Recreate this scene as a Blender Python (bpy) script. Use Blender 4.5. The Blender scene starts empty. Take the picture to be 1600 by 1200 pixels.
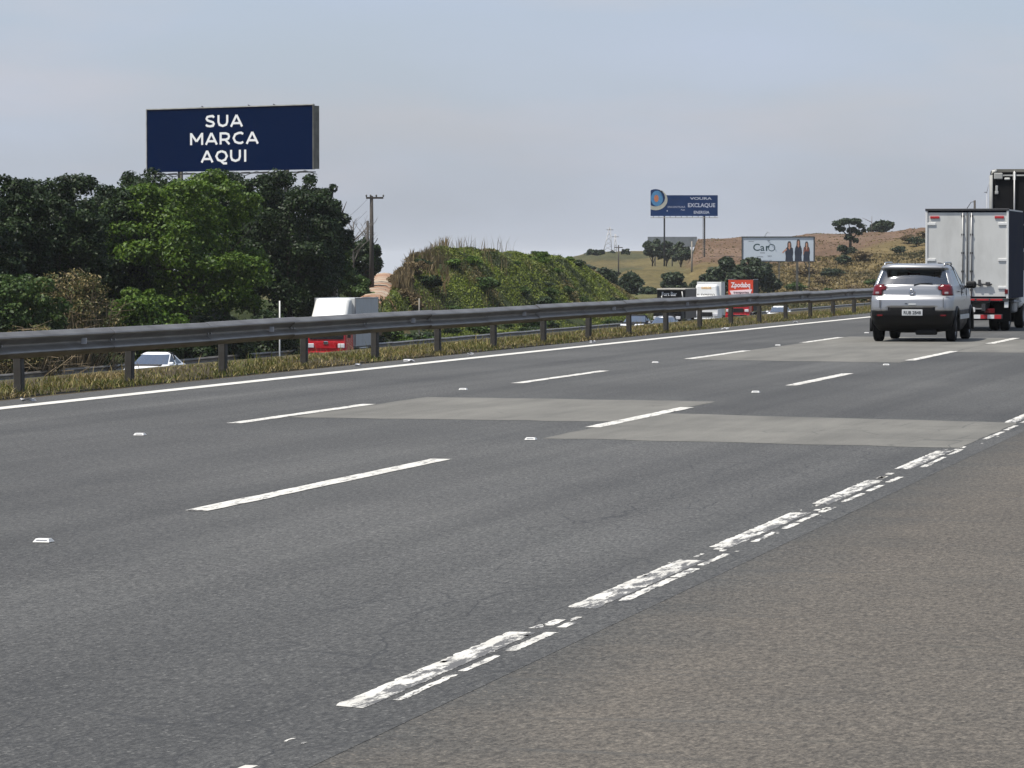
import bpy, bmesh, math, random
import numpy as np
from mathutils import Vector, Matrix

# ------------------------------------------------------------------ camera, sky, sun, exposure
scene = bpy.context.scene
COL = scene.collection
TH = math.radians(12.97)                 # road runs along +Y, camera looks 13 degrees left of it
FPX = 5940.0
HORIZON = 406.0
PH = math.atan((600 - HORIZON) / FPX)
CAM = np.array([0.0, 0.0, 1.55])
cd = bpy.data.cameras.new('camera')
cd.sensor_width = 36.0
cd.lens = FPX / 1600 * 36.0
cd.clip_start = 0.5
cd.clip_end = 20000
co = bpy.data.objects.new('camera', cd)
COL.objects.link(co)
co.location = CAM
co.rotation_euler = (math.pi / 2 - PH, 0, TH)
scene.camera = co

SUN_EL = math.radians(66)
SUN_AZ = math.atan2(-0.80, -0.60)        # from the left and a little behind the camera
sdir = Vector((math.sin(SUN_AZ) * math.cos(SUN_EL), math.cos(SUN_AZ) * math.cos(SUN_EL), math.sin(SUN_EL)))
sl = bpy.data.lights.new('sun', 'SUN')
sl.energy = 4.9
sl.angle = math.radians(0.55)
sl.color = (1.0, 0.955, 0.88)
so = bpy.data.objects.new('sun', sl)
COL.objects.link(so)
so.rotation_euler = (-sdir).to_track_quat('-Z', 'Y').to_euler()

world = bpy.data.worlds.new('World')
scene.world = world
world.use_nodes = True
wt = world.node_tree
for n in list(wt.nodes):
    wt.nodes.remove(n)
def WN(t, **k):
    n = wt.nodes.new(t)
    for a, b in k.items():
        setattr(n, a, b)
    return n
w_out = WN('ShaderNodeOutputWorld')
w_bg = WN('ShaderNodeBackground')
w_sky = WN('ShaderNodeTexSky', sky_type='NISHITA')
w_sky.sun_disc = False
w_sky.sun_elevation = SUN_EL
w_sky.sun_rotation = SUN_AZ
w_sky.altitude = 600
w_sky.air_density = 1.0
w_sky.dust_density = 4.0
w_sky.ozone_density = 2.0
w_geo = WN('ShaderNodeTexCoord')
w_sep = WN('ShaderNodeSeparateXYZ')
w_max = WN('ShaderNodeMath', operation='MAXIMUM')
w_max.inputs[1].default_value = 0.012      # below the horizon the pale horizon colour goes on
w_cmb = WN('ShaderNodeCombineXYZ')
wt.links.new(w_geo.outputs['Generated'], w_sep.inputs[0])
wt.links.new(w_sep.outputs['X'], w_cmb.inputs['X'])
wt.links.new(w_sep.outputs['Y'], w_cmb.inputs['Y'])
wt.links.new(w_sep.outputs['Z'], w_max.inputs[0])
wt.links.new(w_max.outputs[0], w_cmb.inputs['Z'])
wt.links.new(w_cmb.outputs[0], w_sky.inputs['Vector'])
# thin veil of cloud over the whole sky
w_map = WN('ShaderNodeMapping')
w_map.inputs['Scale'].default_value = (5, 5, 16)
w_noi = WN('ShaderNodeTexNoise')
w_noi.inputs['Scale'].default_value = 1.6
w_noi.inputs['Detail'].default_value = 5
w_rmp = WN('ShaderNodeMapRange')
w_rmp.inputs['From Min'].default_value = 0.42
w_rmp.inputs['From Max'].default_value = 0.75
w_rmp.inputs['To Min'].default_value = 0.62
w_rmp.inputs['To Max'].default_value = 0.88
w_mix = WN('ShaderNodeMix', data_type='RGBA')
w_mix.inputs[7].default_value = (3.10, 3.62, 4.62, 1)
wt.links.new(w_geo.outputs['Generated'], w_map.inputs['Vector'])
wt.links.new(w_map.outputs[0], w_noi.inputs['Vector'])
wt.links.new(w_noi.outputs['Fac'], w_rmp.inputs['Value'])
wt.links.new(w_rmp.outputs[0], w_mix.inputs[0])
wt.links.new(w_sky.outputs[0], w_mix.inputs[6])
# hazy veil: paler towards the horizon, faint warm wisps higher up
w_el = WN('ShaderNodeMapRange')
w_el.inputs['From Min'].default_value = 0.0
w_el.inputs['From Max'].default_value = 0.11
wt.links.new(w_sep.outputs['Z'], w_el.inputs['Value'])
w_grad = WN('ShaderNodeMix', data_type='RGBA')
w_grad.inputs[6].default_value = (3.55, 3.85, 4.50, 1)
w_grad.inputs[7].default_value = (2.95, 3.55, 4.70, 1)
wt.links.new(w_el.outputs[0], w_grad.inputs[0])
w_n2 = WN('ShaderNodeTexNoise')
w_n2.inputs['Scale'].default_value = 3.2
w_n2.inputs['Detail'].default_value = 6
w_m2 = WN('ShaderNodeMapping')
w_m2.inputs['Scale'].default_value = (3, 3, 14)
w_m2.inputs['Location'].default_value = (1.7, 0.4, 0.2)
wt.links.new(w_geo.outputs['Generated'], w_m2.inputs['Vector'])
wt.links.new(w_m2.outputs[0], w_n2.inputs['Vector'])
w_r2 = WN('ShaderNodeMapRange')
w_r2.inputs['From Min'].default_value = 0.50
w_r2.inputs['From Max'].default_value = 0.72
w_r2.inputs['To Max'].default_value = 0.7
wt.links.new(w_n2.outputs['Fac'], w_r2.inputs['Value'])
w_wisp = WN('ShaderNodeMix', data_type='RGBA')
w_wisp.inputs[7].default_value = (3.85, 3.85, 4.35, 1)
wt.links.new(w_r2.outputs[0], w_wisp.inputs[0])
wt.links.new(w_grad.outputs[2], w_wisp.inputs[6])
wt.links.new(w_wisp.outputs[2], w_mix.inputs[7])
wt.links.new(w_mix.outputs[2], w_bg.inputs['Color'])
w_bg.inputs['Strength'].default_value = 0.12
wt.links.new(w_bg.outputs[0], w_out.inputs['Surface'])

vs = scene.view_settings
vs.view_transform = 'Standard'
vs.look = 'None'
vs.exposure = 0.4
vs.gamma = 1.0
vs.use_curve_mapping = False
scene.cycles.use_denoising = True
scene.cycles.max_bounces = 6
scene.cycles.diffuse_bounces = 3
scene.cycles.transparent_max_bounces = 12
scene.cycles.volume_bounces = 1

# ------------------------------------------------------------------ geometry helpers
_R = np.array([math.cos(TH), math.sin(TH), 0.0])
_F = np.array([-math.sin(TH) * math.cos(PH), math.cos(TH) * math.cos(PH), -math.sin(PH)])
_U = np.cross(_R, _F)
def P(u, y, D):
    """A place in the world seen at that picture point, D metres out along the optical axis."""
    return CAM + D * _F + (u - 800) / FPX * D * _R + (600 - y) / FPX * D * _U
def G(u, y, z=0.0):
    d = _F + (u - 800) / FPX * _R + (600 - y) / FPX * _U
    return CAM + d * ((z - CAM[2]) / d[2])

def link(o, parent=None):
    COL.objects.link(o)
    if parent is not None:
        o.parent = parent
    return o
def tag(o, label=None, cat=None, group=None, kind=None):
    if label: o['label'] = label
    if cat: o['category'] = cat
    if group: o['group'] = group
    if kind: o['kind'] = kind
    return o
def empty(name, loc=(0, 0, 0), rz=0.0):
    o = bpy.data.objects.new(name, None)
    o.empty_display_size = 0.2
    o.location = loc
    o.rotation_euler = (0, 0, rz)
    return link(o)
def raw_mesh(name, V, F, mat=None, smooth=False):
    me = bpy.data.meshes.new(name)
    V = np.asarray(V, dtype=np.float32)
    F = np.asarray(F, dtype=np.int32)
    k = F.shape[1]
    me.vertices.add(len(V)); me.vertices.foreach_set('co', V.ravel())
    me.loops.add(F.size); me.loops.foreach_set('vertex_index', F.ravel())
    me.polygons.add(len(F)); me.polygons.foreach_set('loop_start', np.arange(0, F.size, k, dtype=np.int32))
    if smooth:
        me.polygons.foreach_set('use_smooth', np.ones(len(F), dtype=bool))
    me.update(calc_edges=True)
    if mat: me.materials.append(mat)
    return me
def mobj(name, V, F, mat, parent=None, smooth=False):
    if not isinstance(F, np.ndarray):
        me = bpy.data.meshes.new(name)
        me.from_pydata([tuple(map(float, v)) for v in V], [], [tuple(map(int, f)) for f in F])
        if smooth:
            for p in me.polygons: p.use_smooth = True
        me.update()
        me.materials.append(mat)
    else:
        me = raw_mesh(name, V, F, mat, smooth)
    return link(bpy.data.objects.new(name, me), parent)
def bm_obj(name, bm, mat, parent=None, smooth=False):
    me = bpy.data.meshes.new(name)
    bm.to_mesh(me); bm.free()
    if smooth:
        for p in me.polygons: p.use_smooth = True
    me.materials.append(mat)
    return link(bpy.data.objects.new(name, me), parent)
def add_box(bm, c, s, bevel=0.0, seg=2, taper=None, rot=None):
    r = bmesh.ops.create_cube(bm, size=1.0)
    vv = r['verts']
    for v in vv:
        x, y, z = v.co.x * s[0], v.co.y * s[1], v.co.z * s[2]
        if taper and v.co.z > 0:
            x *= taper[0]; y *= taper[1]
        v.co = (x, y, z)
    if bevel > 0:
        es = list({e for v in vv for e in v.link_edges})
        rr = bmesh.ops.bevel(bm, geom=es, offset=bevel, segments=seg, profile=0.5, affect='EDGES')
        vv = list({v for f in rr['faces'] for v in f.verts} | {v for v in vv if v.is_valid})
    M = Matrix.Translation(Vector(c))
    if rot is not None:
        M = M @ rot.to_4x4()
    for v in vv:
        v.co = M @ v.co
    return vv
def box(name, c, s, mat, parent=None, bevel=0.0, seg=2, taper=None, rot=None):
    bm = bmesh.new()
    add_box(bm, c, s, bevel, seg, taper, rot)
    return bm_obj(name, bm, mat, parent)
def tube_data(pts, rad, n=8, cap=True):
    pts = [np.asarray(p, float) for p in pts]
    if np.isscalar(rad): rad = [rad] * len(pts)
    V, F = [], []
    for i, p in enumerate(pts):
        d = pts[min(i + 1, len(pts) - 1)] - pts[max(i - 1, 0)]
        d = d / (np.linalg.norm(d) + 1e-9)
        a = np.array([0, 0, 1.0]) if abs(d[2]) < 0.9 else np.array([1.0, 0, 0])
        e1 = np.cross(d, a); e1 /= np.linalg.norm(e1)
        e2 = np.cross(d, e1)
        for k in range(n):
            t = 2 * math.pi * k / n
            V.append(p + rad[i] * (math.cos(t) * e1 + math.sin(t) * e2))
    for i in range(len(pts) - 1):
        for k in range(n):
            F.append((i * n + k, i * n + (k + 1) % n, (i + 1) * n + (k + 1) % n, (i + 1) * n + k))
    if cap:
        F.append(tuple(range(n))[::-1])
        F.append(tuple((len(pts) - 1) * n + k for k in range(n)))
    return V, F
def tube(name, pts, rad, mat, parent=None, n=8):
    V, F = tube_data(pts, rad, n)
    return mobj(name, V, F, mat, parent, True)
def tubes(name, chains, mat, parent=None, n=6):
    V, F = [], []
    for pts, rad in chains:
        v, f = tube_data(pts, rad, n)
        b = len(V); V += v
        F += [tuple(i + b for i in q) for q in f]
    return mobj(name, V, F, mat, parent, True)
def lathe(name, prof, mat, parent=None, n=24, axis='X', c=(0, 0, 0)):
    V, F = [], []
    m = len(prof)
    for k in range(n):
        t = 2 * math.pi * k / n
        for a, r in prof:
            if axis == 'X': V.append((c[0] + a, c[1] + r * math.cos(t), c[2] + r * math.sin(t)))
            elif axis == 'Y': V.append((c[0] + r * math.cos(t), c[1] + a, c[2] + r * math.sin(t)))
            else: V.append((c[0] + r * math.cos(t), c[1] + r * math.sin(t), c[2] + a))
    for k in range(n):
        for i in range(m - 1):
            F.append((k * m + i, k * m + i + 1, ((k + 1) % n) * m + i + 1, ((k + 1) % n) * m + i))
    return mobj(name, V, F, mat, parent, True)
def polyplate(name, pts, y, mat, parent=None, th=0.004):
    """flat printed shape on a board that faces local -Y"""
    n = len(pts)
    V = [(p[0], y, p[1]) for p in pts] + [(p[0], y + th, p[1]) for p in pts]
    F = [tuple(range(n)), tuple(range(2 * n - 1, n - 1, -1))] + [(i, i + n, (i + 1) % n + n, (i + 1) % n) for i in range(n)]
    return mobj(name, V, F, mat, parent)
def lettering(name, s, size, x, y, z, mat, parent, bold=0.0, align='CENTER', sx=1.0, space=1.0, flip=False):
    cu = bpy.data.curves.new('text', 'FONT')
    cu.body = s; cu.size = size; cu.align_x = align; cu.offset = bold; cu.space_character = space
    cu.resolution_u = 3
    ob = bpy.data.objects.new('text', cu)
    COL.objects.link(ob)
    bpy.context.view_layer.update()
    dg = bpy.context.evaluated_depsgraph_get()
    me = bpy.data.meshes.new_from_object(ob.evaluated_get(dg))
    bpy.data.objects.remove(ob); bpy.data.curves.remove(cu)
    n = len(me.vertices)
    a = np.zeros(n * 3); me.vertices.foreach_get('co', a); a = a.reshape(-1, 3)
    b = np.column_stack([x + a[:, 0] * sx * (-1 if flip else 1), np.full(n, y), z + a[:, 1]])
    me.vertices.foreach_set('co', b.ravel()); me.update()
    me.name = name
    me.materials.clear(); me.materials.append(mat)
    return link(bpy.data.objects.new(name, me), parent)
def copy_tree(o, parent=None):
    c = o.copy()
    COL.objects.link(c)
    c.parent = parent
    for ch in list(o.children):
        copy_tree(ch, c)
    return c

# ------------------------------------------------------------------ materials
def lin(r, g, b):
    f = lambda c: (c / 255 / 12.92) if c <= 10 else (((c / 255) + 0.055) / 1.055) ** 2.4
    return (f(r), f(g), f(b), 1.0)
class NT:
    def __init__(s, name):
        s.m = bpy.data.materials.new(name)
        s.m.use_nodes = True
        s.t = s.m.node_tree
        s.b = s.t.nodes['Principled BSDF']
    def n(s, typ, ins=None, **k):
        nd = s.t.nodes.new(typ)
        for a, b in k.items(): setattr(nd, a, b)
        for a, b in (ins or {}).items():
            if isinstance(b, bpy.types.NodeSocket): s.t.links.new(b, nd.inputs[a])
            else: nd.inputs[a].default_value = b
        return nd
    def l(s, a, b): s.t.links.new(a, b)
    def coord(s, kind='Object'):
        return s.n('ShaderNodeTexCoord').outputs[kind]
    def noise(s, vec, scale, detail=3, rough=0.55, mapscale=None, loc=None, dist=0.0):
        if mapscale is not None or loc is not None:
            vec = s.n('ShaderNodeMapping', {'Vector': vec, 'Scale': mapscale or (1, 1, 1), 'Location': loc or (0, 0, 0)}).outputs[0]
        return s.n('ShaderNodeTexNoise', {'Vector': vec, 'Scale': scale, 'Detail': detail, 'Roughness': rough, 'Distortion': dist}).outputs['Fac']
    def rng(s, v, a, b, c=0.0, d=1.0):
        return s.n('ShaderNodeMapRange', {'Value': v, 'From Min': a, 'From Max': b, 'To Min': c, 'To Max': d}).outputs[0]
    def math(s, op, a, b=0.0, c=None):
        nd = s.n('ShaderNodeMath', {0: a, 1: b}, operation=op)
        if c is not None: nd.inputs[2].default_value = c
        return nd.outputs[0]
    def mix(s, f, a, b, blend='MIX'):
        return s.n('ShaderNodeMix', {0: f, 6: a, 7: b}, data_type='RGBA', blend_type=blend).outputs[2]
    def ramp(s, v, stops):
        r = s.n('ShaderNodeValToRGB', {'Fac': v})
        e = r.color_ramp.elements
        while len(e) < len(stops): e.new(0.5)
        for i, (p, c) in enumerate(stops):
            e[i].position = p; e[i].color = c if len(c) == 4 else (*c, 1)
        return r.outputs['Color']
    def bump(s, h, strength, dist=0.01):
        o = s.n('ShaderNodeBump', {'Height': h, 'Strength': strength, 'Distance': dist}).outputs[0]
        s.l(o, s.b.inputs['Normal'])
    def base(s, c):
        if isinstance(c, bpy.types.NodeSocket): s.l(c, s.b.inputs['Base Color'])
        else: s.b.inputs['Base Color'].default_value = c
    def set(s, **k):
        for a, b in k.items(): s.b.inputs[a.replace('_', ' ')].default_value = b
        return s
def plain(name, c, rough=0.6, metal=0.0, var=0.15, scale=3.0, spec=0.5, grime=0.0):
    """paint, plastic or metal with slight uneven tone and dirt"""
    t = NT(name)
    co_ = t.coord()
    nz = t.noise(co_, scale, 4)
    k = t.rng(nz, 0.25, 0.75, 1 - var, 1 + var)
    c4 = (*c[:3], 1)
    col = t.mix(1.0, c4, t.n('ShaderNodeCombineColor', {0: k, 1: k, 2: k}).outputs[0], 'MULTIPLY')
    if grime:
        g = t.rng(t.noise(co_, scale * 1.7, 6, 0.65, mapscale=(1, 1, 0.35)), 0.48, 0.72, 0, grime)
        col = t.mix(g, col, (0.09, 0.075, 0.055, 1))
    t.base(col)
    t.set(Roughness=rough, Metallic=metal, Specular_IOR_Level=spec)
    if 'car_paint' not in name: t.l(t.rng(nz, 0.2, 0.8, max(rough - 0.08, 0.02), min(rough + 0.1, 1)), t.b.inputs['Roughness'])
    return t.m
def leafmat(name, stops, rough=0.55, trans=0.25, patch=None, patch_scale=0.12, dark=None):
    t = NT(name)
    rnd = t.n('ShaderNodeNewGeometry').outputs['Random Per Island']
    col = t.ramp(rnd, stops)
    nz = t.noise(t.coord(), 0.9, 3)
    k = t.rng(nz, 0.3, 0.7, 0.72, 1.3)
    col = t.mix(1.0, col, t.n('ShaderNodeCombineColor', {0: k, 1: k, 2: k}).outputs[0], 'MULTIPLY')
    if patch:
        f = t.rng(t.noise(t.coord(), patch_scale, 3, 0.6), 0.50, 0.60)
        col = t.mix(f, col, t.ramp(rnd, patch))
    if dark:
        f = t.rng(t.noise(t.coord(), patch_scale * 1.9, 3, 0.6, loc=(31, 17, 5)), 0.54, 0.62)
        col = t.mix(f, col, t.ramp(rnd, dark))
    t.base(col)
    t.set(Roughness=rough, Specular_IOR_Level=0.25)
    tr = t.n('ShaderNodeBsdfTranslucent', {'Color': col})
    mx = t.n('ShaderNodeMixShader', {0: trans, 1: t.b.outputs[0], 2: tr.outputs[0]})
    t.l(mx.outputs[0], t.t.nodes['Material Output'].inputs['Surface'])
    return t.m
M = {}
def mat_asphalt():
    t = NT('asphalt')
    c = t.coord()
    sep = t.n('ShaderNodeSeparateXYZ', {0: c})
    X = sep.outputs['X']
    fine = t.noise(c, 75, 2, 0.7)
    stone = t.n('ShaderNodeTexVoronoi', {'Vector': c, 'Scale': 95.0}, feature='F1')
    fleck = t.rng(stone.outputs['Color'], 0.80, 1.0, 0, 1)
    mid = t.noise(c, 5.0, 5, 0.65)
    big = t.noise(c, 0.16, 3, 0.5, mapscale=(1.5, 0.75, 1))
    streak = t.noise(c, 1.0, 4, 0.6, mapscale=(2.6, 0.03, 1))
    # wheel paths: two polished lighter tracks and a darker oily middle in each 3.48 m lane
    ph = t.math('MULTIPLY', t.math('ADD', X, 3.45), 2 * math.pi / 1.74)
    track = t.math('COSINE', ph)
    v = t.rng(fine, 0.28, 0.72, 0.45, 1.55)
    v = t.math('MULTIPLY', v, t.rng(t.noise(c, 48, 3, 0.75, mapscale=(1, 0.26, 1)), 0.34, 0.66, 0.45, 1.55))
    v = t.math('MULTIPLY', v, t.rng(t.noise(c, 24, 3, 0.7, mapscale=(1, 0.3, 1)), 0.3, 0.7, 0.80, 1.20))
    v = t.math('MULTIPLY', v, t.rng(mid, 0.25, 0.75, 0.90, 1.10))
    v = t.math('MULTIPLY', v, t.rng(big, 0.34, 0.66, 0.74, 1.26))
    v = t.math('MULTIPLY', v, t.rng(streak, 0.28, 0.72, 0.76, 1.24))
    v = t.math('MULTIPLY', v, t.rng(track, -1, 1, 1.08, 0.92))
    g = t.n('ShaderNodeCombineColor', {0: v, 1: v, 2: v}).outputs[0]
    tone = t.mix(t.noise(c, 0.5, 3), (0.0405, 0.0402, 0.0378, 1), (0.0475, 0.0463, 0.0425, 1))
    col = t.mix(1.0, tone, g, 'MULTIPLY')
    col = t.mix(t.math('MULTIPLY', fleck, 0.6), col, (0.22, 0.215, 0.20, 1))
    # cracks, most of them near the outer edge of the right lane
    cv = t.n('ShaderNodeMapping', {'Vector': c, 'Scale': (1.6, 0.55, 1)}).outputs[0]
    dv = t.n('ShaderNodeMix', {0: 0.16, 4: cv, 5: t.n('ShaderNodeTexNoise', {'Vector': c, 'Scale': 2.5, 'Detail': 5.0}).outputs['Color']}, data_type='VECTOR').outputs[1]
    vo = t.n('ShaderNodeTexVoronoi', {'Vector': dv, 'Scale': 1.7}, feature='DISTANCE_TO_EDGE')
    line = t.rng(vo.outputs['Distance'], 0.0, 0.016, 1, 0)
    edge = t.rng(X, -6.2, -3.4, 0.0, 0.32)
    where = t.rng(t.math('ADD', t.noise(c, 0.35, 3, 0.6), edge), 0.60, 0.74, 0, 1)
    crack = t.math('MULTIPLY', line, where)
    # long sealed seam between lanes
    seam = t.math('MULTIPLY', t.rng(t.math('ABSOLUTE', t.math('ADD', t.math('ADD', X, 7.33), t.math('MULTIPLY', t.math('SUBTRACT', t.noise(c, 0.7, 4), 0.5), 0.16))), 0.0, 0.012, 1, 0), t.rng(t.noise(c, 0.22, 2), 0.5, 0.6))
    crack = t.math('MAXIMUM', crack, t.math('MULTIPLY', seam, 0.8))
    col = t.mix(t.math('MULTIPLY', crack, 0.8), col, (0.018, 0.018, 0.018, 1))
    t.base(col)
    t.set(Roughness=0.82, Specular_IOR_Level=0.45)
    t.bump(t.math('SUBTRACT', fine, t.math('MULTIPLY', crack, 0.8)), 0.55, 0.006)
    return t.m
def mat_shoulder():
    t = NT('shoulder_asphalt')
    c = t.coord()
    X = t.n('ShaderNodeSeparateXYZ', {0: c}).outputs['X']
    fine = t.noise(c, 80, 2, 0.7)
    stone = t.n('ShaderNodeTexVoronoi', {'Vector': c, 'Scale': 90.0}, feature='F1')
    fleck = t.rng(stone.outputs['Color'], 0.78, 1.0, 0, 1)
    v = t.rng(fine, 0.28, 0.72, 0.45, 1.55)
    v = t.math('MULTIPLY', v, t.rng(t.noise(c, 44, 3, 0.75, mapscale=(0.8, 0.34, 1), loc=(5, 3, 0)), 0.34, 0.66, 0.55, 1.45))
    v = t.math('MULTIPLY', v, t.rng(t.noise(c, 24, 3, 0.7, mapscale=(1, 0.3, 1), loc=(9, 3, 0)), 0.3, 0.7, 0.84, 1.16))
    v = t.math('MULTIPLY', v, t.rng(t.noise(c, 4.0, 5, 0.65), 0.25, 0.75, 0.88, 1.12))
    v = t.math('MULTIPLY', v, t.rng(t.noise(c, 0.4, 4, 0.6, mapscale=(1.2, 0.5, 1)), 0.3, 0.7, 0.86, 1.14))
    g = t.n('ShaderNodeCombineColor', {0: v, 1: v, 2: v}).outputs[0]
    dirt = t.math('ADD', t.rng(X, -3.3, -2.55, 0.0, 1.0), t.rng(t.noise(c, 1.4, 4), 0.3, 0.7, -0.25, 0.25))
    tone = t.mix(dirt, (0.043, 0.042, 0.038, 1), (0.071, 0.062, 0.050, 1))
    col = t.mix(1.0, tone, g, 'MULTIPLY')
    col = t.mix(t.math('MULTIPLY', fleck, 0.5), col, (0.25, 0.215, 0.17, 1))
    # oil streaks and short scuffs that run across the shoulder
    sc = t.noise(c, 1.0, 4, 0.6, mapscale=(0.55, 4.5, 1), dist=0.4)
    col = t.mix(t.rng(sc, 0.60, 0.70, 0, 0.5), col, (0.045, 0.045, 0.042, 1))
    spot = t.noise(c, 3.2, 3, 0.5, mapscale=(0.6, 1.6, 1), loc=(3, 7, 0))
    col = t.mix(t.rng(spot, 0.66, 0.74, 0, 0.5), col, (0.05, 0.05, 0.042, 1))
    t.base(col)
    t.set(Roughness=0.88, Specular_IOR_Level=0.35)
    t.bump(fine, 0.55, 0.006)
    return t.m
def mat_concrete():
    t = NT('patch_concrete')
    c = t.coord()
    fine = t.noise(c, 60, 2, 0.7)
    v = t.rng(fine, 0.25, 0.75, 0.78, 1.22)
    v = t.math('MULTIPLY', v, t.rng(t.noise(c, 1.0, 5, 0.65, mapscale=(2.2, 0.25, 1)), 0.25, 0.75, 0.72, 1.22))
    v = t.math('MULTIPLY', v, t.rng(t.noise(c, 0.5, 3), 0.3, 0.7, 0.85, 1.12))
    g = t.n('ShaderNodeCombineColor', {0: v, 1: v, 2: v}).outputs[0]
    col = t.mix(1.0, (0.118, 0.113, 0.098, 1), g, 'MULTIPLY')
    vo = t.n('ShaderNodeTexVoronoi', {'Vector': t.n('ShaderNodeMapping', {'Vector': c, 'Scale': (1.5, 0.8, 1)}).outputs[0], 'Scale': 1.3}, feature='DISTANCE_TO_EDGE')
    X = t.n('ShaderNodeSeparateXYZ', {0: c}).outputs['X']
    crack = t.math('MULTIPLY', t.rng(vo.outputs['Distance'], 0.0, 0.02, 1, 0), t.rng(t.math('ADD', t.noise(c, 0.6, 3), t.rng(X, -6, -3.5, 0, 0.25)), 0.6, 0.7))
    col = t.mix(t.math('MULTIPLY', crack, 0.7), col, (0.04, 0.04, 0.036, 1))
    t.base(col)
    t.set(Roughness=0.85, Specular_IOR_Level=0.4)
    t.bump(fine, 0.4, 0.005)
    return t.m
def mat_paint(name, wear):
    t = NT(name)
    c = t.coord()
    base = t.mix(t.rng(t.noise(c, 3.0, 4), 0.3, 0.7), (0.58, 0.565, 0.52, 1), (0.40, 0.385, 0.345, 1))
    n1 = t.noise(c, 12.0, 6, 0.75, mapscale=(1.5, 0.28, 1))
    n2 = t.noise(c, 60.0, 3, 0.7)
    n1 = t.math('ADD', n1, t.math('MULTIPLY', t.math('ADD', t.n('ShaderNodeSeparateXYZ', {0: c}).outputs['X'], 3.50), 1.1)) if wear > 0.2 else n1
    w = t.rng(t.math('ADD', n1, t.math('MULTIPLY', n2, 0.25)), 0.80 - wear, 0.86 - wear * 0.9, 0, 1)
    col = t.mix(w, base, (0.085, 0.083, 0.08, 1))
    t.base(col)
    t.set(Roughness=0.7, Specular_IOR_Level=0.4)
    t.bump(n2, 0.3, 0.004)
    return t.m
M['asphalt'] = mat_asphalt()
M['shoulder'] = mat_shoulder()
M['concrete'] = mat_concrete()
M['paint'] = mat_paint('line_paint', 0.14)
M['worn'] = mat_paint('worn_line_paint', 0.21)
M['flake'] = mat_paint('flaking_line_paint', 0.17)
M['edgepaint'] = mat_paint('edge_line_paint', 0.05)
def mat_ground():
    t = NT('ground_cover')
    c = t.coord()
    at = t.n('ShaderNodeAttribute', attribute_name='tone').outputs['Color']
    v = t.rng(t.noise(c, 0.8, 6, 0.7), 0.25, 0.75, 0.62, 1.38)
    v = t.math('MULTIPLY', v, t.rng(t.noise(c, 0.09, 4, 0.6), 0.3, 0.7, 0.8, 1.2))
    g = t.n('ShaderNodeCombineColor', {0: v, 1: v, 2: v}).outputs[0]
    t.base(t.mix(1.0, at, g, 'MULTIPLY'))
    t.set(Roughness=0.95, Specular_IOR_Level=0.15)
    t.bump(t.noise(c, 1.6, 5, 0.7), 0.8, 0.5)
    return t.m
M['ground'] = mat_ground()
def mat_dirt():
    t = NT('red_dirt')
    c = t.coord()
    f = t.rng(t.noise(c, 0.35, 4, 0.6, mapscale=(1, 0.5, 1)), 0.42, 0.6)
    col = t.mix(f, (0.25, 0.145, 0.092, 1), (0.33, 0.275, 0.21, 1))
    v = t.rng(t.noise(c, 3.0, 5, 0.7), 0.25, 0.75, 0.75, 1.25)
    t.base(t.mix(1.0, col, t.n('ShaderNodeCombineColor', {0: v, 1: v, 2: v}).outputs[0], 'MULTIPLY'))
    t.set(Roughness=0.95, Specular_IOR_Level=0.15)
    t.bump(t.noise(c, 2.0, 5, 0.7), 0.6, 0.2)
    return t.m
M['dirt'] = mat_dirt()
def mat_rail(name, c, rough, metal):
    t = NT(name)
    co_ = t.coord()
    st = t.noise(co_, 2.2, 5, 0.65, mapscale=(1, 0.5, 2.0))
    col = t.mix(t.rng(st, 0.35, 0.68), (*c, 1), (c[0] * 0.55, c[1] * 0.5, c[2] * 0.45, 1))
    col = t.mix(t.rng(t.noise(co_, 14, 4, 0.6), 0.62, 0.75, 0, 0.6), col, (0.09, 0.055, 0.035, 1))
    t.base(col)
    t.set(Metallic=metal, Roughness=rough, Specular_IOR_Level=0.4)
    t.bump(t.noise(co_, 6, 4), 0.15, 0.01)
    return t.m
M['rail'] = mat_rail('weathered_galvanised_steel', (0.19, 0.178, 0.158), 0.42, 0.5)
M['post'] = mat_rail('weathered_post_steel', (0.055, 0.052, 0.046), 0.7, 0.1)
M['reflector'] = plain('reflector_white', (0.45, 0.45, 0.46), 0.35)
M['stud'] = plain('stud_white', (0.50, 0.50, 0.48), 0.45, grime=0.25, scale=20)
M['white'] = plain('white_paint', (0.66, 0.66, 0.64), 0.35, var=0.05, grime=0.12)
M['white_box'] = plain('white_box_panel', (0.55, 0.55, 0.525), 0.5, var=0.08, scale=1.2, grime=0.22)
M['box_shade_trim'] = plain('box_shade_and_trim_grey', (0.36, 0.375, 0.38), 0.5, var=0.10, scale=1.2, grime=0.2)  # shade greyed into the red-cab truck's white box, also real grey trim
M['silver'] = plain('silver_car_paint', (0.350, 0.350, 0.352), 0.30, metal=0.7, var=0.015, scale=1.0)
M['bright_white'] = plain('white_car_paint', (0.80, 0.81, 0.82), 0.22, var=0.03)
M['black_plastic'] = plain('black_plastic', (0.006, 0.006, 0.0065), 0.55, spec=0.3)
M['rubber'] = plain('tyre_rubber', (0.010, 0.010, 0.010), 0.85, spec=0.2)
M['alloy'] = plain('wheel_alloy', (0.33, 0.33, 0.34), 0.35, metal=0.8)
M['chrome'] = plain('chrome', (0.6, 0.6, 0.62), 0.15, metal=1.0, var=0.05)
M['steel'] = plain('bare_steel', (0.28, 0.28, 0.28), 0.45, metal=0.6)
M['dark_steel'] = plain('dark_steel', (0.045, 0.045, 0.047), 0.55, metal=0.2)
M['red_paint'] = plain('red_truck_paint', (0.42, 0.012, 0.018), 0.25, var=0.05)
M['orange_red'] = plain('orange_red_print', (0.56, 0.055, 0.018), 0.45, var=0.1)
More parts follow.
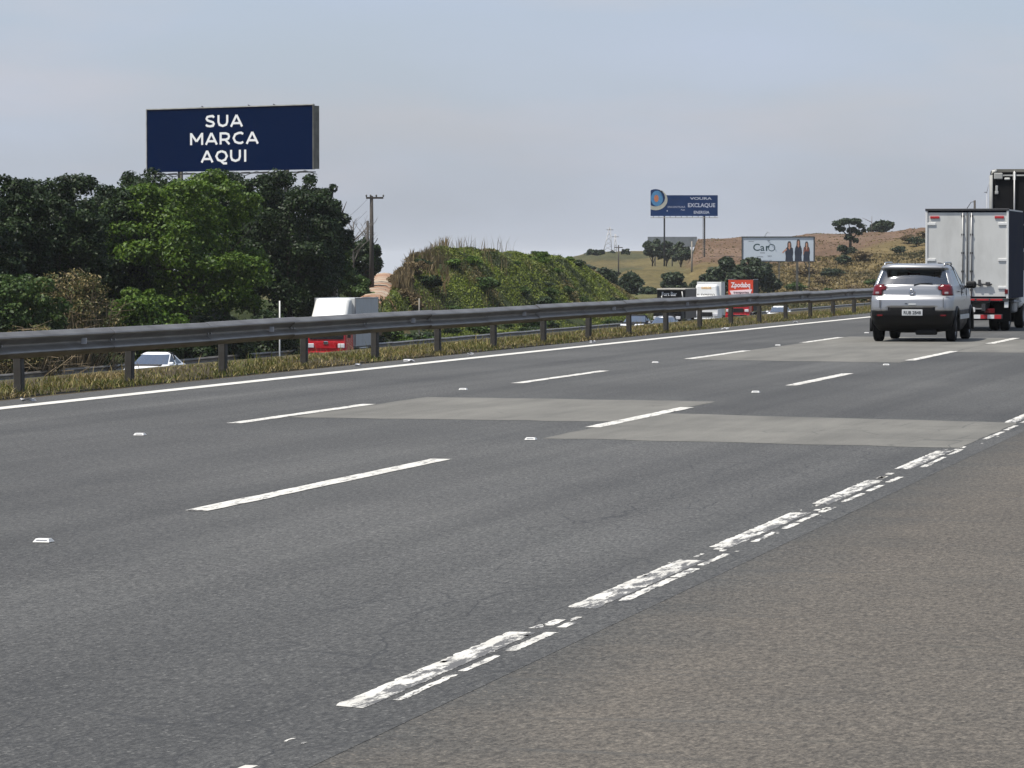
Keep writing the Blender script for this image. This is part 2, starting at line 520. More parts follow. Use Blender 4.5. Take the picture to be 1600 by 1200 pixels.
M['navy_side'] = plain('navy_curtain', (0.010, 0.013, 0.028), 0.85, var=0.3, spec=0.15)
M['black_paint'] = plain('black_truck_paint', (0.004, 0.004, 0.0045), 0.6, spec=0.2)
M['tarp'] = plain('tarpaulin', (0.25, 0.235, 0.20), 0.8, var=0.3)
M['brown_side'] = plain('brown_side_board', (0.115, 0.10, 0.08), 0.75, var=0.3)
M['red_lens'] = plain('red_lens', (0.115, 0.003, 0.005), 0.2)
M['clear_lens'] = plain('clear_lens', (0.62, 0.62, 0.64), 0.15)
M['lamp_grey'] = plain('grey_lamp_lens', (0.30, 0.26, 0.27), 0.2)
M['red_tape'] = plain('red_reflective_tape', (0.42, 0.02, 0.025), 0.4)
M['plate'] = plain('number_plate', (0.52, 0.53, 0.53), 0.4)
M['ink'] = plain('dark_ink', (0.03, 0.035, 0.04), 0.6)
M['interior'] = plain('car_interior', (0.022, 0.022, 0.024), 0.8)
M['navy'] = plain('navy_poster', (0.0004, 0.0075, 0.036), 0.9, var=0.05, scale=0.5, spec=0.0)
M['poster_white'] = plain('white_poster_ink', (0.74, 0.74, 0.74), 0.6, var=0.02)
M['blue_poster'] = plain('blue_poster', (0.009, 0.034, 0.115), 0.9, var=0.18, scale=0.4, spec=0.0)
M['light_blue'] = plain('light_blue_ink', (0.06, 0.22, 0.42), 0.55, var=0.2)
M['cream_ink'] = plain('cream_ink', (0.42, 0.42, 0.36), 0.55)
M['grey_ink'] = plain('pale_grey_ink', (0.45, 0.48, 0.56), 0.6, var=0.15, scale=2)
M['orange_ink'] = plain('orange_ink', (0.50, 0.17, 0.07), 0.55)
M['yellow_ink'] = plain('yellow_ink', (0.75, 0.42, 0.10), 0.55)
M['pale_poster'] = plain('pale_blue_poster', (0.46, 0.52, 0.58), 0.55, var=0.05, scale=0.4)
M['teal_ink'] = plain('dark_teal_ink', (0.012, 0.045, 0.055), 0.6)
M['skin_ink'] = plain('skin_tone_ink', (0.42, 0.22, 0.15), 0.6)
M['hair_ink'] = plain('brown_hair_ink', (0.035, 0.018, 0.012), 0.6)
M['dress_ink'] = plain('dark_dress_ink', (0.010, 0.017, 0.035), 0.6, var=0.4, scale=2)
M['rust_ink'] = plain('rust_top_ink', (0.16, 0.045, 0.03), 0.6)
M['frame'] = plain('billboard_frame', (0.13, 0.125, 0.105), 0.7, var=0.4, scale=2)
M['frame_pale'] = plain('billboard_ledge', (0.36, 0.36, 0.34), 0.6, var=0.3, scale=2)
M['board_back'] = plain('grey_board_back', (0.17, 0.19, 0.20), 0.8, var=0.25, scale=1)
M['wood'] = plain('utility_pole_wood', (0.045, 0.038, 0.032), 0.85, var=0.3)
M['pole_concrete'] = plain('pole_concrete', (0.22, 0.20, 0.17), 0.85, var=0.25)
M['pale_pole'] = plain('pale_pole', (0.55, 0.55, 0.52), 0.6)
M['wire'] = plain('wire', (0.06, 0.06, 0.06), 0.6)
M['bark'] = plain('bark', (0.045, 0.034, 0.025), 0.9, var=0.35, scale=6)
M['dry_twig'] = plain('dry_twig', (0.19, 0.145, 0.085), 0.9, var=0.4, scale=4)
M['bare_twig'] = plain('grey_twig', (0.13, 0.115, 0.10), 0.9, var=0.3, scale=4)
M['flower'] = plain('pale_blossom', (0.6, 0.58, 0.42), 0.7)
def glass(name, tint, refl=0.10):
    t = NT(name)
    tr = t.n('ShaderNodeBsdfTransparent', {'Color': (*tint, 1)})
    gl = t.n('ShaderNodeBsdfGlossy', {'Color': (0.9, 0.95, 1.0, 1), 'Roughness': 0.035})
    fr = t.n('ShaderNodeFresnel', {'IOR': 1.5}).outputs[0]
    f = t.math('ADD', t.math('MULTIPLY', fr, 0.9), refl)
    f = t.math('MULTIPLY_ADD', t.noise(t.coord(), 6, 3), 0.03, 0.0) if False else f
    mx = t.n('ShaderNodeMixShader', {0: f, 1: tr.outputs[0], 2: gl.outputs[0]})
    t.l(mx.outputs[0], t.t.nodes['Material Output'].inputs['Surface'])
    return t.m
M['glass'] = glass('tinted_glass', (0.42, 0.50, 0.50), 0.14)
M['glass_sky'] = glass('sky_reflecting_glass', (0.30, 0.36, 0.36), 0.34)
M['glass_dark'] = glass('dark_tinted_glass', (0.04, 0.05, 0.055), 0.05)
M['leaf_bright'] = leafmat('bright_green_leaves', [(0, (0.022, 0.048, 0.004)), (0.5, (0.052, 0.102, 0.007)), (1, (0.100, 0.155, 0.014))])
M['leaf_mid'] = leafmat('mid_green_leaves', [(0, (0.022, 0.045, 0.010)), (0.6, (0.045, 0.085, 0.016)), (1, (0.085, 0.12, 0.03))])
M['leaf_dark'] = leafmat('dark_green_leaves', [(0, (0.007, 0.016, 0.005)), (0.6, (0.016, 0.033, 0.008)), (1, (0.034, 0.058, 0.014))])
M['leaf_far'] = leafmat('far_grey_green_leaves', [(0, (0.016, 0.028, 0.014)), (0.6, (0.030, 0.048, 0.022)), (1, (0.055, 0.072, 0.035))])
M['leaf_dry'] = leafmat('dry_brown_leaves', [(0, (0.075, 0.055, 0.028)), (0.6, (0.15, 0.11, 0.055)), (1, (0.26, 0.20, 0.10))])
M['leaf_vine'] = leafmat('half_dry_vine_leaves', [(0, (0.03, 0.045, 0.012)), (0.45, (0.075, 0.085, 0.025)), (0.7, (0.16, 0.125, 0.05)), (1, (0.30, 0.24, 0.11))])
M['cover'] = leafmat('mound_cover_leaves', [(0, (0.050, 0.074, 0.008)), (0.6, (0.112, 0.148, 0.014)), (1, (0.165, 0.185, 0.03))],
                     patch=[(0, (0.055, 0.050, 0.016)), (0.6, (0.112, 0.092, 0.032)), (1, (0.20, 0.155, 0.065))], patch_scale=0.13, dark=[(0, (0.014, 0.024, 0.006)), (0.6, (0.030, 0.046, 0.010)), (1, (0.06, 0.075, 0.018))])
M['verge'] = leafmat('verge_grass_blades', [(0, (0.05, 0.065, 0.012)), (0.4, (0.10, 0.115, 0.022)), (0.75, (0.19, 0.16, 0.05)), (1, (0.34, 0.27, 0.12))],
                     patch=[(0, (0.09, 0.075, 0.025)), (0.6, (0.20, 0.15, 0.055)), (1, (0.34, 0.26, 0.12))], patch_scale=0.5)
M['bank'] = leafmat('bank_grass_blades', [(0, (0.035, 0.055, 0.012)), (0.6, (0.08, 0.10, 0.025)), (1, (0.17, 0.16, 0.06))])
M['gold'] = leafmat('golden_grass_tufts', [(0, (0.07, 0.058, 0.022)), (0.5, (0.15, 0.115, 0.045)), (1, (0.24, 0.18, 0.075))],
                    patch=[(0, (0.04, 0.042, 0.018)), (0.6, (0.08, 0.075, 0.03)), (1, (0.13, 0.11, 0.045))], patch_scale=0.05)
# ------------------------------------------------------------------ terrain
rng = np.random.default_rng(7)
ZO = -3.8                                   # level of the opposite carriageway
def sm(t):
    t = np.clip(t, 0, 1)
    return t * t * (3 - 2 * t)
def dense(pts, step=4.0):
    out = []
    for a, b in zip(pts[:-1], pts[1:]):
        a, b = np.asarray(a, float), np.asarray(b, float)
        n = max(1, int(np.linalg.norm((b - a)[:2]) / step))
        for i in range(n): out.append(a + (b - a) * i / n)
    out.append(np.asarray(pts[-1], float))
    return np.array(out)
def ridge(lst, w):
    """crest seen as (u, y, D) points -> bearing, height and distance of the crest, and the depth of the slope"""
    pt = [P(*q) for q in lst]
    return np.array([q[0] for q in lst], float), np.array([p[2] for p in pt]), np.array([q[2] for q in lst], float), w
RIDGES = [
    # green mound beside the dirt track
    ridge([(590, 470, 262), (602, 452, 264), (614, 434, 267), (632, 417, 272), (656, 402, 279), (690, 392, 285), (745, 392, 290), (790, 398, 297), (850, 402, 306), (893, 410, 313), (930, 427, 318), (965, 447, 322), (1005, 472, 326), (1050, 505, 330)], 27),
    # ground under the trees on the left
    ridge([(-700, 480, 165), (-200, 475, 185), (100, 468, 200), (330, 468, 212), (480, 474, 230), (520, 490, 236), (545, 520, 240)], 40),
    ridge([(440, 470, 270), (530, 452, 290), (585, 436, 306), (600, 450, 306)], 30),
    # far hills, left to right
    ridge([(800, 440, 800), (862, 412, 800), (892, 404, 800), (920, 396, 800), (950, 396, 800), (1010, 394, 800), (1070, 392, 790), (1100, 440, 790)], 130),
    ridge([(955, 450, 540), (975, 424, 540), (1020, 416, 545), (1065, 418, 550), (1110, 436, 550), (1150, 470, 550)], 80),
    # bare brown hill
    ridge([(1070, 440, 640), (1078, 408, 640), (1090, 378, 645), (1130, 375, 650), (1160, 373, 655), (1230, 371, 660), (1271, 369, 660), (1330, 366, 660), (1400, 361, 655), (1450, 357, 650), (1540, 352, 640), (1700, 352, 640), (2100, 400, 640)], 200),
]
TRACK = dense([P(505, 524, 196), P(540, 494, 214), P(568, 474, 228), P(583, 461, 243), P(592, 448, 262), P(598, 437, 282), P(600, 428, 302), P(600, 436, 335)], 1.5)
def tz(X, Y):
    X = np.asarray(X, float); Y = np.asarray(Y, float)
    z = np.where(X > -15.0, -0.045, 0.0)
    z = np.where(X < -17.0, ZO * sm((-17.0 - X) / 14.0) , z)
    z = np.where((X < -15.0) & (X >= -17.0), 0.02 + 0.05 * np.sin((X + 15) * 1.5), z)
    far = np.where(X < -56.5, 1.1 * sm((-56.5 - X) / 22.0), 0.0)
    z = z + far
    D = X * _F[0] + Y * _F[1]
    base = z
    zz = z.copy()
    m = X < -56.0
    if m.any():
        xm, ym, zb = X[m], Y[m], base[m]
        best = zb.copy()
        side = sm((-56.5 - xm) / 9.0)
        Dm = xm * _F[0] + ym * _F[1]
        um = 800 + FPX * (xm * _R[0] + ym * _R[1]) / np.maximum(Dm, 1.0)
        for us_, zs_, ds_, w in RIDGES:
            zc = np.interp(um, us_, zs_, left=-50, right=-50)
            b = np.clip(1 - ((Dm - np.interp(um, us_, ds_)) / w) ** 2, 0, 1) ** 2
            best = np.maximum(best, zb + np.maximum(zc - zb, 0) * b)
        best = zb + (best - zb) * side
        dx = xm[:, None] - TRACK[None, :, 0]; dy = ym[:, None] - TRACK[None, :, 1]
        dd = np.sqrt(dx * dx + dy * dy)
        k = dd.argmin(axis=1); dm = dd.min(axis=1)
        f = sm((dm - 1.2) / 1.3)
        best = (TRACK[k, 2] - 0.22) * (1 - f) + best * f
        zz[m] = best
    lump = np.where(X < -58, sm((-58 - X) / 8.0), 0) * np.where(D < 380, 0.15 * np.sin(X * 1.15 + 2 * np.sin(Y * 0.33)) * np.sin(Y * 0.62 + 1.5 * np.sin(X * 0.4)) + 0.07 * np.sin(X * 2.3 + Y * 0.9), 0.32 * np.sin(X * 0.21 + 2 * np.sin(Y * 0.045)) * np.sin(Y * 0.105 + 1.5 * np.sin(X * 0.13)) + 0.12 * np.sin(X * 0.6 + Y * 0.22))
    dtk = np.full(X.shape, 99.0)
    if m.any(): dtk[m] = dm
    zz = zz + lump * sm((dtk - 1.8) / 2.0) * (D > 225)
    drop = np.clip(D - 900, 0, None) * 0.022 + np.clip(-X - 420, 0, None) * 0.015
    zz = zz - np.where(X < -56, drop, 0) - np.where(X >= -56, np.clip(Y - 900, 0, None) * 0.022, 0)
    return zz
def tz1(x, y):
    return float(tz(np.array([x]), np.array([y]))[0])

xs = np.unique(np.concatenate([[-9000, -5000, -2500, -1400, -900, -600, -420, -320, -260], np.arange(-225, -56, 1.2), np.arange(-56, -30, 2.5), np.arange(-30, -13.9, 0.8), [-10, -5, 0, 5, 12, 30, 80, 200, 600, 2000, 9000]]))
ys = np.unique(np.concatenate([[-3000, -600, -100, -20, 0, 20, 40, 60, 80], np.arange(95, 520, 2.2), np.arange(520, 900, 5), [930, 980, 1050, 1150, 1300, 1600, 2000, 2600, 3600, 5200, 9000]]))
XX, YY = np.meshgrid(xs, ys)
ZZ = tz(XX.ravel(), YY.ravel())
bumps = np.random.default_rng(3).normal(0, 1, ZZ.shape)
ZZ = ZZ + np.where((XX.ravel() < -60) & (YY.ravel() > 100) & (YY.ravel() < 800), bumps * 0.10, 0)
V = np.column_stack([XX.ravel(), YY.ravel(), ZZ])
nx, ny = len(xs), len(ys)
ii = np.arange((ny - 1) * (nx - 1)); r_, c_ = ii // (nx - 1), ii % (nx - 1)
Fq = np.column_stack([r_ * nx + c_, r_ * nx + c_ + 1, (r_ + 1) * nx + c_ + 1, (r_ + 1) * nx + c_])
ground = mobj('ground', V, Fq, M['ground'], None, True)
tag(ground, kind='structure')
# earth and grass colours of the places themselves
Dv = V[:, 0] * _F[0] + V[:, 1] * _F[1]
xc = V[:, 0] * _R[0] + V[:, 1] * _R[1]
uu = 800 + FPX * xc / np.maximum(Dv, 1)
tone = np.tile(np.array([[0.085, 0.080, 0.034]]), (len(V), 1))
def blend(mask, c):
    global tone
    m_ = np.clip(mask, 0, 1)[:, None]
    tone = tone * (1 - m_) + np.array([c]) * m_
wob = np.sin(V[:, 0] * 0.11 + 1.3 * np.sin(V[:, 1] * 0.05)) + np.sin(V[:, 1] * 0.083 + 1.7 * np.sin(V[:, 0] * 0.07))
isl = V[:, 0] < -56
blend(isl * sm((330 - Dv) / 20), (0.032, 0.042, 0.014))                              # mound and woodland floor
blend(isl * sm((Dv - 400) / 60) * sm((uu - 1040) / 60), (0.118, 0.088, 0.038))       # golden slope
hill = sm((uu - 1060) / 25) * sm((Dv - 532 + wob * 8 - np.clip(uu - 1300, 0, 400) * 0.38) / 18)
blend(isl * hill, (0.112, 0.070, 0.044))                                             # bare brown soil
blend(isl * hill * sm((wob - 0.5) / 0.8), (0.140, 0.092, 0.062))
blend(isl * sm((Dv - 430) / 40) * sm((1060 - uu) / 30), (0.098, 0.080, 0.034))       # left far hills
blend(isl * sm((Dv - 640) / 40) * sm((1060 - uu) / 30) * sm((wob - 0.2) / 0.6), (0.060, 0.060, 0.028))
blend(((V[:, 0] < -31) & (V[:, 0] > -57)) * 1.0, (0.07, 0.068, 0.05))
blend(((V[:, 0] < -14.5) & (V[:, 0] >= -17.5)) * 1.0, (0.060, 0.048, 0.028))
dtr = np.sqrt(((V[:, None, 0] - TRACK[None, ::3, 0]) ** 2 + (V[:, None, 1] - TRACK[None, ::3, 1]) ** 2).min(axis=1))
blend(isl * sm((2.0 - dtr) / 0.9), (0.20, 0.115, 0.06))
ca = ground.data.color_attributes.new('tone', 'FLOAT_COLOR', 'POINT')
ca.data.foreach_set('color', np.column_stack([tone, np.ones(len(V))]).astype(np.float32).ravel())

# ------------------------------------------------------------------ roads
def sheet(name, x0, x1, y0, y1, z, mat, parent=None, nx=1, ny=1):
    gx, gy = np.meshgrid(np.linspace(x0, x1, nx + 1), np.linspace(y0, y1, ny + 1))
    V_ = np.column_stack([gx.ravel(), gy.ravel(), np.full(gx.size, z)])
    i = np.arange(nx * ny); r, c = i // nx, i % nx
    return mobj(name, V_, np.column_stack([r * (nx + 1) + c, r * (nx + 1) + c + 1, (r + 1) * (nx + 1) + c + 1, (r + 1) * (nx + 1) + c]), mat, parent)
road = sheet('road', -14.85, -3.20, -40, 880, 0.0, M['asphalt'], None, 4, 40)
tag(road, kind='structure')
shoulder = sheet('shoulder', -3.6, 2.4, -40, 880, -0.0012, M['shoulder'], None, 4, 40)
tag(shoulder, kind='structure')
opp = sheet('opposite_road', -54.6, -33.0, -60, 880, ZO + 0.06, M['asphalt'], None, 2, 20)
tag(opp, kind='structure')
LX1, LX2, LXL = -10.65, -7.16, -14.10
def ragged(name, x0, x1, y0, y1, z, mat, parent, amp=0.012, step=0.18, seed=0, skew=0.0):
    """strip of paint along the road with slightly chipped edges"""
    r = np.random.default_rng(seed)
    n = max(2, int((y1 - y0) / step))
    t = np.linspace(y0, y1, n + 1)
    a = x0 + r.normal(0, amp, n + 1); b = x1 + r.normal(0, amp, n + 1)
    V_ = [(a[i], t[i] + skew * 0.0, z) for i in range(n + 1)] + [(b[i], t[i] - (skew if i in (0,) else 0), z) for i in range(n + 1)]
    F_ = [(i, n + 1 + i, n + 2 + i, i + 1) for i in range(n)]
    return mobj(name, V_, F_, mat, parent)
LEN1 = {1: 5.0, 2: 5.6, 3: 5.7}; LEN2 = {0: 6.25, 1: 4.9, 2: 5.1, 3: 6.1}
for k in range(-1, 9):
    y0 = 22.4 + 12 * k
    ragged('lane_dash', LX1 - 0.075, LX1 + 0.075, y0 + 0.1, y0 + LEN1.get(k, 5.2), 0.0040, M['paint'], road, 0.005, 0.3, 50 + k)
    if not (k == 5): ragged('lane_dash', LX2 - 0.078, LX2 + 0.078, y0, y0 + LEN2.get(k, 5.2), 0.0040, M['paint'], road, 0.005, 0.3, 80 + k)
# left edge line follows the slight drift of the carriageway to the right
ly = np.arange(-10, 400, 2.0)
lx = LXL + 0.5 * np.clip((ly - 50) / 60, 0, 1.0) ** 1.5
mobj('edge_line', [(x - 0.12, y, 0.0035) for x, y in zip(lx, ly)] + [(x + 0.12, y, 0.0035) for x, y in zip(lx, ly)],
     [(i, len(ly) + i, len(ly) + i + 1, i + 1) for i in range(len(ly) - 1)], M['edgepaint'], road)
# worn right edge line: main strip, thin outer strip and loose flakes for every stretch
STR = [(8.0, 10.2), (12.7, 15.4), (16.55, 19.3), (20.2, 23.1), (23.95, 26.6), (28.1, 30.8), (32.6, 35.3), (35.9, 38.6), (40, 44.0), (45, 49.5), (51, 56), (58, 64)]
rr = random.Random(11)
for i, (a, b) in enumerate(STR):
    ragged('edge_paint', -3.56, -3.435 + rr.uniform(-0.01, 0.02), a, b, 0.0014, M['worn'], road, 0.0035, 0.05, 200 + i, skew=0.05)
    t = a + rr.uniform(0.2, 0.6)
    while t < b + 0.3:
        L = rr.uniform(0.35, 1.3)
        ragged('edge_paint', -3.405, -3.362 + rr.uniform(-0.012, 0.01), t, min(t + L, b + 0.45), 0.0014, M['flake'], road, 0.0035, 0.05, 300 + i * 7 + int(t * 10))
        t += L + rr.uniform(0.06, 0.35)
    for q in range(3):
        x = rr.uniform(-3.56, -3.40); y = b + rr.uniform(0.12, 0.75); w = rr.uniform(0.02, 0.05)
        ragged('edge_paint', x, x + w, y, y + rr.uniform(0.1, 0.28), 0.0014, M['flake'], road, 0.004, 0.05, 500 + i * 5 + q)
for q in range(26):
    y = rr.uniform(10, 36); x = rr.uniform(-3.60, -3.33); w = rr.uniform(0.008, 0.02)
    ragged('edge_paint', x, x + w, y, y + rr.uniform(0.03, 0.09), 0.0014, M['flake'], road, 0.003, 0.03, 700 + q)
# pale repair slabs
def patch(pts, z=0.0018):
    r = random.Random(int(pts[0][1] * 10))
    out = []
    for a, b in zip(pts, pts[1:] + pts[:1]):
        m = 14
        for i in range(m):
            t = i / m
            out.append((a[0] + (b[0] - a[0]) * t + r.gauss(0, 0.012), a[1] + (b[1] - a[1]) * t + r.gauss(0, 0.035), z))
    return mobj('repair_patch', out, [tuple(range(len(out)))], M['concrete'], road)
patch([(-10.55, 35.95), (-7.155, 35.70), (-7.155, 41.0), (-10.58, 41.65)])
patch([(-7.150, 32.2), (-3.43, 31.35), (-3.43, 36.3), (-7.150, 37.75)])
patch([(-10.62, 58.2), (-7.155, 57.2), (-7.155, 75.5), (-10.62, 76.5)])
patch([(-7.150, 64.0), (-3.43, 63.2), (-3.43, 73.5), (-7.150, 74.2)])
# dirt track
tp = TRACK
tn = np.gradient(tp[:, :2], axis=0); tn /= np.linalg.norm(tn, axis=1)[:, None]
nrm = np.column_stack([tn[:, 1], -tn[:, 0]])
Vt = []
wv = np.random.default_rng(4).normal(0, 0.12, (len(tp), 2))
for i in range(len(tp)):
    for k, f in enumerate((-1.0, -0.5, 0, 0.5, 1.0)):
        p = tp[i, :2] + nrm[i] * (f + (wv[i, 0] if k == 0 else wv[i, 1] if k == 4 else 0))
        Vt.append((p[0], p[1], tp[i, 2] + 0.10 - 0.05 * (abs(f) == 0.5) - 0.32 * (abs(f) == 1.0)))
dirt = mobj('dirt_road', Vt, [(i * 5 + k, i * 5 + k + 1, i * 5 + k + 6, i * 5 + k + 5) for i in range(len(tp) - 1) for k in range(4)], M['dirt'], None, True)
tag(dirt, kind='structure')

# ------------------------------------------------------------------ road studs
def stud(x, y, label):
    bm = bmesh.new()
    vv = add_box(bm, (0, 0, 0.009), (0.095, 0.09, 0.018), 0.0, taper=(0.78, 0.55))
    e = empty('road_stud', (x, y, 0.004))
    bm_obj('stud_body', bm, M['stud'], e)
    box('lens', (0, -0.037, 0.010), (0.06, 0.006, 0.008), M['reflector'], e)
    return tag(e, label, 'road stud', 'road studs on the lane lines')
ordn = ['first', 'second', 'third', 'fourth', 'fifth']
for k, y in enumerate((31.95, 44.0, 56.2, 68.0, 80.0)):
    stud(LX1 - 0.08, y, 'small white road stud on the far lane line, %s from the left' % ordn[k])
for k, y in enumerate((19.72, 31.9, 43.85, 55.7)):
    stud(LX2 - 0.02, y, 'small white road stud on the near lane line, %s from the left' % ordn[k])

# ------------------------------------------------------------------ guard rails
PROF = [(-0.003, 0.712), (0.012, 0.708), (0.075, 0.662), (0.086, 0.645), (0.080, 0.628), (0.012, 0.578), (0.0, 0.562), (0.0, 0.545), (0.012, 0.530), (0.080, 0.482), (0.086, 0.465), (0.075, 0.448), (0.012, 0.402), (-0.003, 0.398)]
def w_beam(name, L, mat):
    n = len(PROF); V_, F_ = [], []
    for off in (0.0, -0.006):
        for y in (0.0, L):
            V_ += [(x + off, y, z) for x, z in PROF]
    for i in range(n - 1):
        F_.append((i, i + 1, n + i + 1, n + i))
        F_.append((2 * n + i, 3 * n + i, 3 * n + i + 1, 2 * n + i + 1))
    for e in (0, n - 1):
        F_.append((e, n + e, 3 * n + e, 2 * n + e))
    for s in (0, n):
        F_ += [(s + i, 2 * n + s + i, 2 * n + s + i + 1, s + i + 1) for i in range(n - 1)]
    me = bpy.data.meshes.new(name)
    me.from_pydata(V_, [], F_); me.update(); me.materials.append(mat)
    return me
def post_mesh(h, mat, w=0.135, d=0.10):
    bm = bmesh.new()
    add_box(bm, (0, 0, h / 2 - 0.15), (d, w, h + 0.3), 0.012, 1)
    me = bpy.data.meshes.new('post'); bm.to_mesh(me); bm.free(); me.materials.append(mat)
    return me
def guardrail(X, z0, ya, yb, label, group=None, drift=False, step=4.0, offy=0.0):
    g = empty('guardrail', (X, 0, z0))
    tag(g, label, 'guardrail')
    beam = w_beam('beam', step + 0.30, M['rail'])
    pm = post_mesh(0.68, M['post'])
    bm = bmesh.new(); add_box(bm, (0, 0, 0), (0.07, 0.012, 0.075), 0.003, 1)
    rf = bpy.data.meshes.new('reflector'); bm.to_mesh(rf); bm.free(); rf.materials.append(M['reflector'])
    bm = bmesh.new(); add_box(bm, (0, 0, 0), (0.016, 0.03, 0.03), 0.006, 2)
    bt = bpy.data.meshes.new('bolt'); bm.to_mesh(bt); bm.free(); bt.materials.append(M['steel'])
    r = random.Random(5)
    y = ya + offy; i = 0
    dx = lambda y_: 0.5 * min(1, max(0, (y_ - 50) / 60)) ** 1.5 if drift else 0.0
    while y < yb:
        o = link(bpy.data.objects.new('beam', beam), g)
        o.location = (dx(y) + 0.004 * (i % 2), y, r.uniform(-0.008, 0.008)); o.rotation_euler = (r.uniform(-0.002, 0.002), 0, -(dx(y + step) - dx(y)) / step)
        o = link(bpy.data.objects.new('post', pm), g)
        o.location = (dx(y) - 0.062, y + 1.0, 0.0); o.rotation_euler = (0, r.uniform(-0.02, 0.02), r.uniform(-0.06, 0.06))
        if y < 140 and drift:
            for q in (0.08, 0.22):
                o = link(bpy.data.objects.new('bolt', bt), g); o.location = (dx(y) + 0.012, y + q, 0.553)
            if i % 2 == 0:
                o = link(bpy.data.objects.new('reflector', rf), g); o.location = (dx(y) + 0.07, y + 2.9, 0.560)
        y += step; i += 1
    return g
guardrail(-15.57, 0.0, 16.85, 330, 'long dark steel guardrail on stout posts along the near carriageway edge', drift=True, offy=0.28)
guardrail(-54.95, ZO + 0.0, 100, 520, 'low weathered guardrail on the far side of the lower opposite carriageway', step=4.0)

# pale scraps along the verge
rl = random.Random(3)
for k, (u_, y_) in enumerate([(150, 629), (640, 566), (772, 556), (1133, 515), (1290, 505), (560, 573), (935, 536), (1385, 488)]):
    q = G(u_, y_)
    bm = bmesh.new()
    add_box(bm, (0, 0, 0.02), (rl.uniform(.06, .13), rl.uniform(.06, .2), 0.025), 0.0)
    bmesh.ops.subdivide_edges(bm, edges=bm.edges[:], cuts=2)
    for v in bm.verts: v.co += Vector((rl.uniform(-.02, .02), rl.uniform(-.02, .02), rl.uniform(-.008, .014)))
    o = bm_obj('litter_scrap', bm, M['reflector'])
    o.location = (min(q[0], LXL - 0.35 + 0.3 * (q[1] > 80)), q[1], 0.004); o.rotation_euler = (0, 0, rl.uniform(0, 3))
    tag(o, 'crumpled pale litter scrap on the verge edge, %s from the left' % ['first', 'third', 'fourth', 'sixth', 'seventh', 'second', 'fifth', 'eighth'][k], 'litter', 'litter scraps on the verge')

# ------------------------------------------------------------------ vegetation helpers
def leaves(pts, nrm_, size, aspect=0.55, seed=0, spread=0.9, fold=0.25):
    """leaf-sized folded quads at pts, facing roughly along nrm_"""
    r = np.random.default_rng(seed)
    n = len(pts)
    N = nrm_ + r.normal(0, spread, (n, 3)); N /= np.linalg.norm(N, axis=1)[:, None] + 1e-9
    T = np.cross(N, r.normal(0, 1, (n, 3))); T /= np.linalg.norm(T, axis=1)[:, None] + 1e-9
    B = np.cross(N, T)
    s = (size * r.uniform(0.6, 1.35, n))[:, None] if np.isscalar(size) else (size * r.uniform(0.6, 1.35, n))[:, None]
    a = pts - T * s * 0.5
    b = pts + B * s * aspect * 0.5 + N * s * fold * 0.4
    c = pts + T * s * 0.5 - N * s * 0.12
    d = pts - B * s * aspect * 0.5 + N * s * fold * 0.4
    V_ = np.stack([a, b, c, d], axis=1).reshape(-1, 3)
    return V_, np.arange(4 * n).reshape(-1, 4)
def crown_points(lobes, n, seed, shell=0.62, up=0.15):
    """points through ellipsoid clumps, denser towards their outer skin"""
    r = np.random.default_rng(seed)
    L = np.array(lobes)                         # cx cy cz rx ry rz
    area = (L[:, 3] * L[:, 5]) ** 1.0
    k = r.choice(len(L), n, p=area / area.sum())
    d = r.normal(0, 1, (n, 3)); d[:, 2] += up; d /= np.linalg.norm(d, axis=1)[:, None]
    q = r.uniform(shell, 1.06, n)[:, None]
    pts = L[k, :3] + d * q * L[k, 3:]
    nr = d / L[k, 3:]; nr /= np.linalg.norm(nr, axis=1)[:, None]
    nr[:, 2] += 0.55
    return pts, nr
def make_lobes(c, R, n, seed, lr=(0.24, 0.40), flat=0.8, low=-0.55):
    r = np.random.default_rng(seed)
    out = []
    c = np.array(c, float); R = np.array(R, float)
    out.append((*c, *(R * 0.62)))
    i = 0
    while len(out) < n:
        i += 1
        d = r.normal(0, 1, 3); d /= np.linalg.norm(d)
        if d[2] < low: continue
        s = r.uniform(*lr)
        q = c + d * R * (1 - s * r.uniform(0.55, 0.95))
        m = R.mean() * s
        out.append((*q, m * r.uniform(0.9, 1.25), m * r.uniform(0.9, 1.25), m * flat * r.uniform(0.8, 1.1)))
    return out
def limbs(c, R, h, seed, n=6, r0=0.16):
    """trunk to height h with limbs that reach out into the crown (local coordinates, base at 0)"""
    r = np.random.default_rng(seed)
    ch = [([(0, 0, -0.4), (r.normal(0, .08), r.normal(0, .08), h * 0.5), (c[0] * 0.6, c[1] * 0.6, h), (c[0], c[1], c[2] + R[2] * 0.5)], [r0 * 1.25, r0, r0 * 0.8, r0 * 0.2])]
    for i in range(n):
        a = 2 * math.pi * i / n + r.uniform(-.4, .4)
        z0 = h * r.uniform(0.55, 1.0)
        e = (c[0] + R[0] * 0.75 * math.cos(a), c[1] + R[1] * 0.75 * math.sin(a), c[2] + R[2] * r.uniform(-0.2, 0.6))
        mpt = (e[0] * 0.45, e[1] * 0.45, z0 + (e[2] - z0) * 0.55)
        ch.append(([(c[0] * .3, c[1] * .3, z0), mpt, e], [r0 * 0.55, r0 * 0.36, r0 * 0.08]))
    return ch
def tree(name, label, pos, lobes, n, size, mat, seed, trunk_h, c, R, r0=0.16, group=None, cat='tree', aspect=0.6, spread=0.7, shell=0.62, bark='bark', nl=6, up=0.15):
    t = empty(name, pos)
    tag(t, label, cat, group)
    tubes('trunk', limbs(c, R, trunk_h, seed, nl, r0), M[bark], t)
    p, q = crown_points(lobes, n, seed, shell, up)
    V_, F_ = leaves(p, q, size, aspect, seed + 1, spread)
    mobj('crown', V_, F_, mat, t)
    return t
